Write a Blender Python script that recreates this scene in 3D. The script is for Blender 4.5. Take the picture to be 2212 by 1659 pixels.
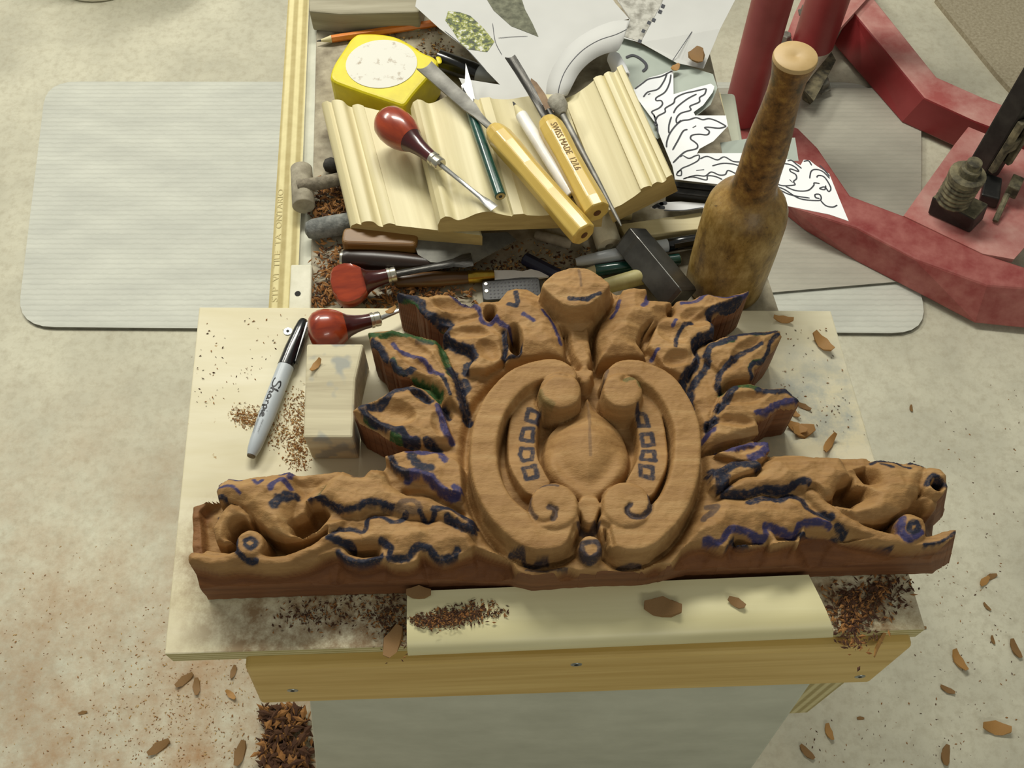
import bpy, bmesh, math, random
import numpy as np
from mathutils import Vector, Matrix

for o in list(bpy.data.objects):
    bpy.data.objects.remove(o, do_unlink=True)
scene = bpy.context.scene
COL = scene.collection
random.seed(7)

# ------------------------------------------------------------------ camera, light, exposure
F = 2095.0                      # focal length in pixels of the 2212 x 1659 frame
PITCH = math.radians(59.8)      # how far the camera looks down
ZP = 0.80                       # height of the plywood work board above the floor
CAMH = 0.704                    # camera above the work board
cam_data = bpy.data.cameras.new('camera')
cam = bpy.data.objects.new('camera', cam_data)
COL.objects.link(cam)
cam.location = (0, 0, ZP + CAMH)
cam.rotation_euler = (math.pi / 2 - PITCH, 0, 0)
cam_data.sensor_fit = 'HORIZONTAL'
cam_data.sensor_width = 36.0
cam_data.lens = 36.0 * F / 2212.0
cam_data.clip_start = 0.02
scene.camera = cam

world = bpy.data.worlds.new('World')
scene.world = world
world.use_nodes = True
bg = world.node_tree.nodes['Background']
bg.inputs[0].default_value = (0.80, 0.80, 0.70, 1)
bg.inputs[1].default_value = 0.34


def lamp(name, loc, target, size, size_y, energy, col):
    d = bpy.data.lights.new(name, 'AREA')
    d.shape = 'RECTANGLE'
    d.size, d.size_y, d.energy, d.color = size, size_y, energy, col
    o = bpy.data.objects.new(name, d)
    COL.objects.link(o)
    o.location = loc
    o.rotation_euler = (Vector(target) - Vector(loc)).to_track_quat('-Z', 'Y').to_euler()
    return o


# two ceiling fluorescent fixtures beyond the bench
lamp('ceiling_fluorescent_light', (-0.25, 1.75, 2.5), (-0.1, 0.7, 0.5), 1.25, 0.25, 44, (1.0, 0.975, 0.87))
lamp('ceiling_fluorescent_light.001', (-1.9, 2.3, 2.6), (-1.2, 1.4, 0.0), 1.25, 0.3, 42, (1.0, 0.98, 0.88))
# a dimmer fixture farther down the room, behind the photographer
lamp('ceiling_fluorescent_light.002', (0.7, -1.9, 2.6), (0.2, 0.0, 0.6), 1.25, 0.3, 12, (1.0, 0.975, 0.87))

vs = scene.view_settings
vs.view_transform = 'Standard'
vs.look = 'None'
vs.gamma = 1.0
vs.use_curve_mapping = False
vs.exposure = -0.12

# ------------------------------------------------------------------ helpers
CP, SP = math.cos(PITCH), math.sin(PITCH)


def ray(px, py):
    u = (px - 1106.0) / F
    v = -(py - 829.5) / F
    return u, CP + v * SP, -SP + v * CP


def W(px, py, z=0.0):
    """point of the place at height z (relative to the work board's top)"""
    r = ray(px, py)
    t = (z - CAMH) / r[2]
    return Vector((r[0] * t, r[1] * t, ZP + z))


def WY(px, py, Y):
    """point of the place on the upright plane y = Y"""
    r = ray(px, py)
    t = Y / r[1]
    return Vector((r[0] * t, Y, ZP + CAMH + r[2] * t))


def lin(h):
    h = h.lstrip('#')
    out = []
    for i in (0, 2, 4):
        c = int(h[i:i + 2], 16) / 255.0
        out.append(c / 12.92 if c <= 0.04045 else ((c + 0.055) / 1.055) ** 2.4)
    return (out[0], out[1], out[2], 1.0)


def new_mat(name):
    m = bpy.data.materials.new(name)
    m.use_nodes = True
    nt = m.node_tree
    b = nt.nodes['Principled BSDF']
    return m, nt, b


def ramp(nt, fac, stops):
    r = nt.nodes.new('ShaderNodeValToRGB')
    e = r.color_ramp.elements
    while len(e) < len(stops):
        e.new(0.5)
    for el, (p, c) in zip(e, stops):
        el.position = p
        el.color = c
    nt.links.new(fac, r.inputs[0])
    return r.outputs[0]


def coords(nt, scale, rot=(0, 0, 0), kind='Object'):
    tc = nt.nodes.new('ShaderNodeTexCoord')
    mp = nt.nodes.new('ShaderNodeMapping')
    mp.inputs['Scale'].default_value = scale
    mp.inputs['Rotation'].default_value = rot
    nt.links.new(tc.outputs[kind], mp.inputs['Vector'])
    return mp.outputs[0]


def noise(nt, vec, scale, detail=4, rough=0.55, dist=0.0):
    n = nt.nodes.new('ShaderNodeTexNoise')
    n.inputs['Scale'].default_value = scale
    n.inputs['Detail'].default_value = detail
    n.inputs['Roughness'].default_value = rough
    n.inputs['Distortion'].default_value = dist
    nt.links.new(vec, n.inputs['Vector'])
    return n.outputs[0]


def mix(nt, fac, a, b, mode='MIX'):
    n = nt.nodes.new('ShaderNodeMix')
    n.data_type = 'RGBA'
    n.blend_type = mode
    for sock, val in ((n.inputs[0], fac), (n.inputs[6], a), (n.inputs[7], b)):
        if isinstance(val, (int, float)):
            sock.default_value = val
        elif isinstance(val, tuple):
            sock.default_value = val
        else:
            nt.links.new(val, sock)
    return n.outputs[2]


def bump(nt, b, h, strength, dist):
    n = nt.nodes.new('ShaderNodeBump')
    n.inputs['Strength'].default_value = strength
    n.inputs['Distance'].default_value = dist
    nt.links.new(h, n.inputs['Height'])
    nt.links.new(n.outputs[0], b.inputs['Normal'])


def wood(name, light, dark, grain=(3, 60, 60), scale=1.6, rough=0.55, rot=(0, 0, 0), bmp=0.15,
         spot=None, spot_scale=60, spot_at=0.68, coat=0.0):
    """streaky wood: noise stretched along local X; optional specks of dirt"""
    m, nt, b = new_mat(name)
    v = coords(nt, grain, rot)
    n1 = noise(nt, v, scale, 5, 0.6, 0.4)
    c = ramp(nt, n1, [(0.28, lin(dark)), (0.72, lin(light))])
    if spot:
        v2 = coords(nt, (1, 1, 1))
        n2 = noise(nt, v2, spot_scale, 3, 0.6)
        f = ramp(nt, n2, [(spot_at, (0, 0, 0, 1)), (spot_at + 0.05, (1, 1, 1, 1))])
        c = mix(nt, f, c, lin(spot))
    nt.links.new(c, b.inputs['Base Color'])
    b.inputs['Roughness'].default_value = rough
    if coat:
        b.inputs['Coat Weight'].default_value = coat
        b.inputs['Coat Roughness'].default_value = 0.12
    if bmp:
        bump(nt, b, n1, bmp, 0.0015)
    return m


def paint(name, a, bcol, scale=30, rough=0.6, metal=0.0, lo=0.35, hi=0.7, bmp=0.0, coat=0.0, stretch=(1, 1, 1), detail=4):
    """mottled surface between two colours"""
    m, nt, b = new_mat(name)
    v = coords(nt, stretch)
    n1 = noise(nt, v, scale, detail, 0.6)
    c = ramp(nt, n1, [(lo, lin(a)), (hi, lin(bcol))])
    nt.links.new(c, b.inputs['Base Color'])
    b.inputs['Roughness'].default_value = rough
    b.inputs['Metallic'].default_value = metal
    if coat:
        b.inputs['Coat Weight'].default_value = coat
        b.inputs['Coat Roughness'].default_value = 0.1
    if bmp:
        bump(nt, b, n1, bmp, 0.002)
    return m


def plyedge(name, a, bcol, axis=2, count=900.0):
    """layers of plywood seen on an edge, across one local axis"""
    m, nt, b = new_mat(name)
    tc = nt.nodes.new('ShaderNodeTexCoord')
    sp = nt.nodes.new('ShaderNodeSeparateXYZ')
    nt.links.new(tc.outputs['Object'], sp.inputs[0])
    mu = nt.nodes.new('ShaderNodeMath')
    mu.operation = 'MULTIPLY'
    mu.inputs[1].default_value = count
    nt.links.new(sp.outputs[axis], mu.inputs[0])
    si = nt.nodes.new('ShaderNodeMath')
    si.operation = 'SINE'
    nt.links.new(mu.outputs[0], si.inputs[0])
    ma = nt.nodes.new('ShaderNodeMapRange')
    ma.inputs[1].default_value = -1
    ma.inputs[2].default_value = 1
    nt.links.new(si.outputs[0], ma.inputs[0])
    v = coords(nt, (8, 8, 8))
    n1 = noise(nt, v, 12, 4)
    c = ramp(nt, ma.outputs[0], [(0.25, lin(a)), (0.75, lin(bcol))])
    c = mix(nt, 0.25, c, ramp(nt, n1, [(0.3, lin(a)), (0.7, lin(bcol))]))
    nt.links.new(c, b.inputs['Base Color'])
    b.inputs['Roughness'].default_value = 0.7
    return m


# ---- mesh building
class MB:
    def __init__(self):
        self.v = []
        self.f = []
        self.m = []          # material slot per face

    def add(self, vs_, fs_, slot=0):
        n = len(self.v)
        self.v += [Vector(p) for p in vs_]
        for f in fs_:
            self.f.append([i + n for i in f])
            self.m.append(slot)
        return self

    def loft(self, top, bot, slot=0, cap=True, side_slot=None):
        """two rings of equal length (top, bottom), counter-clockwise seen from above"""
        n = len(top)
        base = len(self.v)
        self.v += [Vector(p) for p in top] + [Vector(p) for p in bot]
        ss = slot if side_slot is None else side_slot
        for i in range(n):
            j = (i + 1) % n
            self.f.append([base + i, base + n + i, base + n + j, base + j])
            self.m.append(ss)
        if cap:
            self.f.append([base + i for i in range(n)])
            self.m.append(slot)
            self.f.append([base + n + i for i in reversed(range(n))])
            self.m.append(ss)
        return self

    def prism(self, poly, h, slot=0, side_slot=None):
        """poly: world/local points of the top face; extruded down by h"""
        return self.loft(poly, [Vector(p) - Vector((0, 0, h)) for p in poly], slot, True, side_slot)

    def box(self, x0, x1, y0, y1, z0, z1, slot=0, side_slot=None):
        return self.loft([(x0, y0, z1), (x1, y0, z1), (x1, y1, z1), (x0, y1, z1)],
                         [(x0, y0, z0), (x1, y0, z0), (x1, y1, z0), (x0, y1, z0)], slot, True, side_slot)

    def lathe(self, prof, n=20, slot=0, start=0.0, sy=1.0, sz=1.0, oy=0.0, oz=0.0):
        """profile (x, r) turned about local X"""
        base = len(self.v)
        for (x, r) in prof:
            for k in range(n):
                a = start + 2 * math.pi * k / n
                self.v.append(Vector((x, oy + r * sy * math.cos(a), oz + r * sz * math.sin(a))))
        for i in range(len(prof) - 1):
            for k in range(n):
                k2 = (k + 1) % n
                self.f.append([base + i * n + k, base + i * n + k2, base + (i + 1) * n + k2, base + (i + 1) * n + k])
                self.m.append(slot)
        self.f.append([base + k for k in reversed(range(n))])
        self.m.append(slot)
        self.f.append([base + (len(prof) - 1) * n + k for k in range(n)])
        self.m.append(slot)
        return self

    def tube(self, path, radii, n=10, slot=0):
        pts = [Vector(p) for p in path]
        if isinstance(radii, (int, float)):
            radii = [radii] * len(pts)
        base = len(self.v)
        for i, p in enumerate(pts):
            d = (pts[min(i + 1, len(pts) - 1)] - pts[max(i - 1, 0)]).normalized()
            a = d.cross(Vector((0, 0, 1)))
            if a.length < 1e-4:
                a = d.cross(Vector((0, 1, 0)))
            a.normalize()
            c = a.cross(d)
            for k in range(n):
                t = 2 * math.pi * k / n
                self.v.append(p + (a * math.cos(t) + c * math.sin(t)) * radii[i])
        for i in range(len(pts) - 1):
            for k in range(n):
                k2 = (k + 1) % n
                self.f.append([base + i * n + k, base + (i + 1) * n + k, base + (i + 1) * n + k2, base + i * n + k2])
                self.m.append(slot)
        self.f.append([base + k for k in range(n)])
        self.m.append(slot)
        self.f.append([base + (len(pts) - 1) * n + k for k in reversed(range(n))])
        self.m.append(slot)
        return self

    def ribbon(self, path, w, slot=0):
        """flat line drawn on a level surface"""
        pts = [Vector(p) for p in path]
        base = len(self.v)
        for i, p in enumerate(pts):
            d = (pts[min(i + 1, len(pts) - 1)] - pts[max(i - 1, 0)])
            a = Vector((-d.y, d.x, 0))
            if a.length < 1e-9:
                a = Vector((1, 0, 0))
            a.normalize()
            ww = w * (0.55 if i in (0, len(pts) - 1) else 1.0) / 2
            self.v += [p + a * ww, p - a * ww]
        for i in range(len(pts) - 1):
            b = base + 2 * i
            self.f.append([b, b + 1, b + 3, b + 2])
            self.m.append(slot)
        return self

    def build(self, name, mats, parent=None, base=None, matrix=None, smooth=False, bevel=0.0, seg=2, angle=40, fix=True):
        me = bpy.data.meshes.new(name)
        off = Vector(base) if base is not None else Vector((0, 0, 0))
        me.from_pydata([tuple(p - off) for p in self.v], [], self.f)
        if not isinstance(mats, (list, tuple)):
            mats = [mats]
        for m in mats:
            me.materials.append(m)
        me.polygons.foreach_set('material_index', self.m)
        if fix:
            bm = bmesh.new()
            bm.from_mesh(me)
            bmesh.ops.recalc_face_normals(bm, faces=bm.faces)
            bm.to_mesh(me)
            bm.free()
        if smooth:
            me.polygons.foreach_set('use_smooth', [True] * len(me.polygons))
            me.set_sharp_from_angle(angle=math.radians(angle))
        me.update()
        o = bpy.data.objects.new(name, me)
        COL.objects.link(o)
        if parent is not None:
            o.parent = parent
        if matrix is not None:
            o.matrix_world = matrix
        elif base is not None and parent is None:
            o.location = off
        if bevel:
            md = o.modifiers.new('bevel', 'BEVEL')
            md.width = bevel
            md.segments = seg
            md.limit_method = 'ANGLE'
            md.angle_limit = math.radians(35)
        return o


def tag(o, label, cat, group=None, kind=None):
    if label:
        o['label'] = label
    if cat:
        o['category'] = cat
    if group:
        o['group'] = group
    if kind:
        o['kind'] = kind
    return o


def thing(name, label, cat, matrix=None, loc=None, group=None):
    o = bpy.data.objects.new(name, None)
    o.empty_display_size = 0.02
    COL.objects.link(o)
    if matrix is not None:
        o.matrix_world = matrix
    elif loc is not None:
        o.matrix_world = Matrix.Translation(loc)
    return tag(o, label, cat, group)


def frame(p, q, up=(0, 0, 1)):
    """local X from p to q, Z towards up, origin p"""
    p, q = Vector(p), Vector(q)
    x = (q - p).normalized()
    z = Vector(up)
    z = (z - x * z.dot(x)).normalized()
    y = z.cross(x)
    m = Matrix((x, y, z)).transposed().to_4x4()
    m.translation = p
    return m


def smoothpath(pts, n=6):
    """Catmull-Rom through the given points"""
    P = [Vector(p) for p in pts]
    if len(P) < 3:
        return P
    out = []
    for i in range(len(P) - 1):
        p0, p1, p2, p3 = P[max(i - 1, 0)], P[i], P[i + 1], P[min(i + 2, len(P) - 1)]
        for k in range(n):
            t = k / n
            out.append(0.5 * ((2 * p1) + (p2 - p0) * t + (2 * p0 - 5 * p1 + 4 * p2 - p3) * t * t + (3 * p1 - p0 - 3 * p2 + p3) * t ** 3))
    out.append(P[-1])
    return out


def text_mesh(body, size, shear=0.0):
    """flat letters: (verts, faces) in the XY plane, left aligned at 0, baseline 0"""
    cu = bpy.data.curves.new('lettering', 'FONT')
    cu.body = body
    cu.size = size
    cu.shear = shear
    cu.resolution_u = 3
    ob = bpy.data.objects.new('lettering', cu)
    COL.objects.link(ob)
    dg = bpy.context.evaluated_depsgraph_get()
    me = bpy.data.meshes.new_from_object(ob.evaluated_get(dg))
    v = [p.co.copy() for p in me.vertices]
    f = [list(p.vertices) for p in me.polygons]
    bpy.data.objects.remove(ob, do_unlink=True)
    bpy.data.meshes.remove(me)
    bpy.data.curves.remove(cu)
    return v, f


def ccw(pts):
    a = 0
    for i in range(len(pts)):
        p, q = pts[i], pts[(i + 1) % len(pts)]
        a += p[0] * q[1] - q[0] * p[1]
    return pts if a > 0 else pts[::-1]


def PX(pts, z):
    return ccw([W(p[0], p[1], z) for p in pts])


# ------------------------------------------------------------------ the setting: floor, mats
FZ = -ZP        # floor height relative to the work board
m_floor, nt, b = new_mat('dusty_concrete')
v = coords(nt, (1, 1, 1))
n1 = noise(nt, v, 3.2, 6, 0.65)
n2 = noise(nt, v, 60, 4, 0.7)
n3 = noise(nt, v, 1.3, 3, 0.5)
c = ramp(nt, n1, [(0.30, lin('#b3af9c')), (0.62, lin('#d2ceb8'))])
c = mix(nt, ramp(nt, n2, [(0.45, (0, 0, 0, 1)), (0.75, (0.45, 0.45, 0.45, 1))]), c, lin('#9a9078'))
# rusty brown sawdust that has drifted about the front of the bench
tc = nt.nodes.new('ShaderNodeTexCoord')
sp = nt.nodes.new('ShaderNodeSeparateXYZ')
nt.links.new(tc.outputs['Object'], sp.inputs[0])
mr = nt.nodes.new('ShaderNodeMapRange')
mr.inputs[1].default_value = 0.95
mr.inputs[2].default_value = 0.25
nt.links.new(sp.outputs[1], mr.inputs[0])
mx = nt.nodes.new('ShaderNodeMapRange')
mx.inputs[1].default_value = 0.55
mx.inputs[2].default_value = -0.35
nt.links.new(sp.outputs[0], mx.inputs[0])
mu = nt.nodes.new('ShaderNodeMath')
mu.operation = 'MULTIPLY'
nt.links.new(mr.outputs[0], mu.inputs[0])
nt.links.new(mx.outputs[0], mu.inputs[1])
mu2 = nt.nodes.new('ShaderNodeMath')
mu2.operation = 'MULTIPLY'
nt.links.new(mu.outputs[0], mu2.inputs[0])
nt.links.new(ramp(nt, noise(nt, v, 9, 7, 0.75), [(0.36, (0, 0, 0, 1)), (0.68, (1, 1, 1, 1))]), mu2.inputs[1])
c = mix(nt, mu2.outputs[0], c, lin('#a5805a'))
nt.links.new(c, b.inputs['Base Color'])
b.inputs['Roughness'].default_value = 0.85
bump(nt, b, n2, 0.25, 0.003)

floor = MB().add([(-4, -2, 0), (5, -2, 0), (5, 5, 0), (-4, 5, 0)], [[0, 1, 2, 3]]).build('floor', m_floor)
tag(floor, 'pale dusty grey concrete workshop floor', None, kind='structure')


def weave_mat(name, a, bcol):
    m, nt, b = new_mat(name)
    v = coords(nt, (1, 1, 1))
    w1 = nt.nodes.new('ShaderNodeTexWave')
    w1.wave_type = 'BANDS'
    w1.bands_direction = 'Y'
    w1.wave_profile = 'TRI'
    w1.inputs['Scale'].default_value = 26
    w1.inputs['Distortion'].default_value = 1.6
    w1.inputs['Detail'].default_value = 2
    w1.inputs['Detail Scale'].default_value = 3
    nt.links.new(v, w1.inputs['Vector'])
    n1 = noise(nt, coords(nt, (1, 3, 1)), 5, 6, 0.65)
    c = ramp(nt, n1, [(0.3, lin(a)), (0.7, lin(bcol))])
    c = mix(nt, ramp(nt, w1.outputs[1], [(0.0, (0.22, 0.22, 0.22, 1)), (0.5, (0, 0, 0, 1))]), c, lin('#8c8c80'))
    nt.links.new(c, b.inputs['Base Color'])
    b.inputs['Roughness'].default_value = 0.6
    bump(nt, b, w1.outputs[1], 0.25, 0.002)
    return m


m_mat = weave_mat('woven_grey_vinyl', '#b9bab0', '#cfd0c4')
m_mat2 = weave_mat('woven_dark_vinyl', '#a39f92', '#b9b5a6')
m_mat_edge = paint('mat_edge', '#5c5a50', '#77756a', 40)


def rounded(pts, r, n=6):
    out = []
    N = len(pts)
    for i in range(N):
        p0, p1, p2 = Vector(pts[i - 1]), Vector(pts[i]), Vector(pts[(i + 1) % N])
        a = (p0 - p1)
        c_ = (p2 - p1)
        ra = min(r, a.length * 0.45, c_.length * 0.45)
        s = p1 + a.normalized() * ra
        e = p1 + c_.normalized() * ra
        for k in range(n + 1):
            t = k / n
            out.append((1 - t) ** 2 * s + 2 * t * (1 - t) * p1 + t * t * e)
    return out


def mat_obj(name, pts, z, r, mt, label):
    P = rounded(PX(pts, FZ + z), r)
    o = MB().prism(P, z, 0, 1).build(name, [mt, m_mat_edge], base=(P[0].x, P[0].y, 0))
    return tag(o, label, 'mat')


mat_obj('floor_mat', [(100, 176), (36, 706), (2008, 720), (1890, 178)], 0.008, 0.07, m_mat,
        'large pale grey woven floor mat with rounded corners under the bench')
MT2 = 0.014
P = rounded(PX([(1300, 652), (1640, 634), (1990, 604), (1990, 190), (1320, 190)], FZ + MT2), 0.03)
tag(MB().prism(P, 0.006, 0, 1).build('floor_mat', [m_mat2, m_mat_edge], base=(P[0].x, P[0].y, 0)),
    'smaller darker grey mat lying beneath the red steel stand', 'mat')
P = PX([(2022, -4), (2155, 160), (2330, 352), (2900, 330), (2700, -60), (2060, -60)], FZ + 0.012)
tag(MB().prism(P, 0.012).build('carpet_piece', paint('brown_carpet', '#958a72', '#b0a68e', 160, 0.95, bmp=0.4), base=(P[0].x, P[0].y, 0)),
    'beige brown carpet piece on the floor behind the black strut', 'carpet')

# white bucket standing at the far left
bp = W(226, -68, FZ)
m_bucket = paint('white_plastic', '#d9d5c0', '#e6e3d2', 12, 0.45)
t = thing('bucket', 'round white plastic bucket on the floor at the upper left edge', 'bucket', loc=bp)
R4 = Matrix.Rotation(-math.pi / 2, 4, 'Y')
mb = MB().lathe([(0.0, 0.118), (0.004, 0.124), (0.30, 0.142), (0.30, 0.137), (0.012, 0.118)], 40)
o = mb.build('body', m_bucket, t, smooth=True)
o.matrix_local = R4
o = MB().lathe([(0.262, 0.1405), (0.262, 0.147), (0.268, 0.147), (0.268, 0.1408)], 40).build('rim', m_bucket, t, smooth=True)
o.matrix_local = R4

# ------------------------------------------------------------------ red steel stand
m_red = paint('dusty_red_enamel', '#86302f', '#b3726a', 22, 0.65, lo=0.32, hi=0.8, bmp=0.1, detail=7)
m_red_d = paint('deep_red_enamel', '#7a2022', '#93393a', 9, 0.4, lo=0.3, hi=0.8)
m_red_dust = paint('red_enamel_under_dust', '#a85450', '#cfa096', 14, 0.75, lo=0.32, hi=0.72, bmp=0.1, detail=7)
m_black = paint('black_steel', '#141312', '#3b3934', 25, 0.5, lo=0.4, hi=0.85)
m_grime = paint('grimy_steel', '#3c382c', '#8a8164', 45, 0.8, lo=0.35, hi=0.7, bmp=0.4)
m_bolt = paint('dull_zinc', '#6b685d', '#98948a', 60, 0.5, 0.5)

sb = W(1598, 250, FZ)
st = thing('steel_stand', 'dusty red steel machine stand with two round posts and angled legs', 'stand', loc=sb)


def rpart(name, mb, mt, **k):
    return mb.build(name, mt, st, base=sb, **k)


LT = FZ + 0.09          # top of the legs


def pxz(lst):
    return [W(*p) for p in lst]


# far leg: hollow section bent in plan
topA = [(1840, 20, LT), (1997, 211, LT), (2104, 260, LT), (2330, 345, LT), (2330, 285, LT), (2126, 211, LT), (2024, 166, LT), (1880, -14, LT)]
botA = [(1800, 96, FZ + .014), (1947, 265, FZ + .014), (2059, 316, FZ + .014), (2270, 402, FZ + .014), (2270, 345, FZ + .014), (2090, 268, FZ + .014), (1990, 225, FZ + .014), (1850, 60, FZ + .014)]
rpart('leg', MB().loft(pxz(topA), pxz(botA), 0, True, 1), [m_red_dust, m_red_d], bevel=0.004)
# near leg
topB = [(1558, 228, LT), (1572, 300, LT), (1712, 449, LT), (1850, 491, LT), (1977, 559, LT), (2133, 615, LT), (2330, 630, LT),
        (2330, 600, LT), (2212, 576, LT), (2123, 547, LT), (1954, 466, LT), (1837, 422, LT), (1767, 319, LT), (1723, 275, LT), (1635, 261, LT)]
ZL = FZ + .014
botB = [(1546, 292, ZL), (1556, 352, ZL), (1741, 500, ZL), (1850, 566, ZL), (2009, 648, ZL), (2105, 699, ZL), (2330, 722, ZL),
        (2300, 660, ZL), (2180, 640, ZL), (2090, 610, ZL), (1930, 530, ZL), (1815, 486, ZL), (1740, 384, ZL), (1700, 340, ZL), (1612, 324, ZL)]
rpart('leg', MB().loft(pxz(topB), pxz(botB), 0, True, 0), m_red, bevel=0.004)
# plate between the posts
PT = LT + 0.004
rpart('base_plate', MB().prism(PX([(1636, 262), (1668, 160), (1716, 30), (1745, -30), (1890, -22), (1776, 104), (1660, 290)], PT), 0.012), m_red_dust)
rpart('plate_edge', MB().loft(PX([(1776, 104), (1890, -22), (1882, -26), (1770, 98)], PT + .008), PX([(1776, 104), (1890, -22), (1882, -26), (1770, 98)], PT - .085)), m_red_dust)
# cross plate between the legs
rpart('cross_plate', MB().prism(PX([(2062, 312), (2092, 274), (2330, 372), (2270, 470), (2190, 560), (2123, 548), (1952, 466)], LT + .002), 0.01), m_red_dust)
# posts
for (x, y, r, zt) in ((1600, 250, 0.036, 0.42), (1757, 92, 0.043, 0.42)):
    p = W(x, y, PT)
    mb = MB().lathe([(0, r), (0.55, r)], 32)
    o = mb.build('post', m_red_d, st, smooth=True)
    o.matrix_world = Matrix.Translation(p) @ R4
# bolts on the plate and below it
for (x, y, z, r) in ((1695, 88, PT, .011), (1739, 28, PT, .011), (1772, 186, FZ + .03, .016)):
    p = W(x, y, z)
    o = MB().lathe([(-.002, r * 1.5), (.002, r * 1.5), (.002, r), (.016, r), (.018, r * .8)], 6).build('bolt', m_bolt, st)
    o.matrix_world = Matrix.Translation(p) @ R4
rpart('caster_bracket', MB().loft(pxz([(1733, 190, FZ + .06), (1758, 218, FZ + .06), (1806, 130, FZ + .06), (1796, 112, FZ + .06)]),
                                  pxz([(1733, 215, FZ + .014), (1750, 226, FZ + .014), (1796, 150, FZ + .014), (1784, 138, FZ + .014)])), m_grime)

# screw jack on the cross plate: upright black strut, spring, base block
jb = W(2075, 440, LT + .003)
jk = thing('leveling_jack', 'black upright strut with dusty coil spring on the red cross plate', 'jack', loc=jb)
JB = LT + .003
BT = LT + .045
mbk = MB().loft(PX([(2013, 424), (2106, 474), (2137, 440), (2050, 400)], BT), PX([(2002, 462), (2094, 505), (2124, 474), (2040, 438)], JB), 0, True, 1)
mbk.build('base_block', [m_grime, m_black], jk, base=jb, bevel=0.004)
MB().loft(PX([(2130, 372), (2166, 384), (2160, 430), (2120, 420)], BT - .012), PX([(2122, 396), (2158, 408), (2152, 452), (2112, 442)], JB)).build('side_lug', m_black, jk, base=jb, bevel=.003)
q0 = W(2056, 436, BT)
coil = []
for k in range(0, 6 * 14 + 1):
    a = 2 * math.pi * k / 14
    coil.append(q0 + Vector((0.026 * math.cos(a), 0.026 * math.sin(a), 0.002 + 0.010 * k / 14)))
MB().tube(coil, 0.0052, 8).build('spring', m_grime, jk, base=jb, smooth=True)
o = MB().lathe([(0, .019), (.065, .019)], 20).build('spring_core', m_grime, jk, smooth=True)
o.matrix_world = Matrix.Translation(q0) @ R4
o = MB().lathe([(.064, .032), (.074, .032), (.076, .028), (.076, .018), (.09, .018), (.092, .013), (.104, .013), (.107, .009)], 20).build('spring_cap', m_grime, jk, smooth=True)
o.matrix_world = Matrix.Translation(q0) @ R4
sp0 = W(2133, 392, JB)
jx = Vector((0.86, 0.5, 0)).normalized()
jy = Vector((-0.5, 0.86, 0)).normalized()


def jbox(x0, x1, y0, y1, z0, z1):
    top = [sp0 + jx * a + jy * b_ + Vector((0, 0, z1)) for a, b_ in ((x0, y0), (x1, y0), (x1, y1), (x0, y1))]
    bot = [sp0 + jx * a + jy * b_ + Vector((0, 0, z0)) for a, b_ in ((x0, y0), (x1, y0), (x1, y1), (x0, y1))]
    return MB().loft(top, bot)


jbox(-.026, .030, .0, .042, 0.0, 0.46).build('strut', m_black, jk, base=jb, bevel=.004)
jbox(-.026, -.014, -.012, .0, 0.045, 0.17).build('side_rail', m_grime, jk, base=jb, bevel=.002)
jbox(.014, .026, -.012, .0, 0.045, 0.17).build('side_rail', m_grime, jk, base=jb, bevel=.002)
jbox(-.014, .014, -.012, -.001, 0.155, 0.17).build('bridge', m_grime, jk, base=jb, bevel=.002)
jbox(-.014, .014, -.009, -.001, 0.085, 0.115).build('slider', m_grime, jk, base=jb, bevel=.003)
jbox(-.004, .004, -.006, .0, 0.17, 0.46).build('slide_rod', m_grime, jk, base=jb, bevel=.001)
rod = thing('locking_pin', 'rusty pin with square head leaning at the edge of the red plate', 'pin', loc=W(2150, 478, LT + .003))
MB().tube([W(2150, 478, LT + .008), W(2176, 420, LT + .03)], .0055, 8).build('shank', m_grime, rod, base=rod.location, smooth=True)
MB().loft(PX([(2178, 400), (2202, 412), (2214, 384), (2190, 374)], LT + .048), PX([(2168, 422), (2192, 432), (2204, 406), (2180, 398)], LT + .022)).build('head', m_grime, rod, base=rod.location, bevel=.002)

# ------------------------------------------------------------------ the bench
BZ = -0.022                      # bench top relative to the work board's top
m_ply = wood('pale_plywood_face', '#dfd8bd', '#cdc39f', (4, 26, 26), 1.2, 0.6, bmp=0.05, spot='#a98d5f', spot_scale=95, spot_at=0.70)
m_plyedge = plyedge('plywood_layers', '#a69a62', '#d8cf9e', 2, 1300)
m_benchtop = paint('grey_painted_bench_top', '#6f6553', '#b3aa94', 38, 0.85, lo=0.34, hi=0.66, bmp=0.2, detail=7)
m_pine = wood('yellow_pine', '#dcc078', '#bd9b50', (3, 45, 45), 1.3, 0.55, bmp=0.12)
m_pine_pale = wood('pale_pine', '#d8cca2', '#bfb080', (3, 45, 45), 1.3, 0.5, bmp=0.1)
m_greypanel = paint('grey_green_primer', '#b4b7a5', '#cacdbb', 16, 0.75, lo=0.25, hi=0.75, detail=7)
m_screw = paint('zinc_screw', '#7d8583', '#a9b0ae', 80, 0.35, 0.8)
m_dark = paint('dark_hole', '#0c0b0a', '#1a1816', 20, 0.8)
m_rail_edge = plyedge('rail_layers', '#a3935c', '#d6cb98', 0, 620)

bench = thing('workbench', 'narrow carving bench with grey top, plywood rails and splayed grey pedestal', 'bench', loc=(0.02, 0.55, 0))
BB = bench.location


def bpart(name, mb, mt, **k):
    return mb.build(name, mt, bench, base=BB, **k)


TB = [(660, 690), (1690, 690), (1655, 585), (1551, 185), (1500, -10), (1480, -90), (682, -90), (668, 20)]
bpart('bench_top', MB().prism(PX([(650, 1000), (1800, 1000)] + [(1690, 690), (1655, 585), (1551, 185), (1505, -10), (1484, -90), (690, -90), (684, 20), (668, 690)], BZ), 0.03), m_benchtop, bevel=.002)
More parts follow.
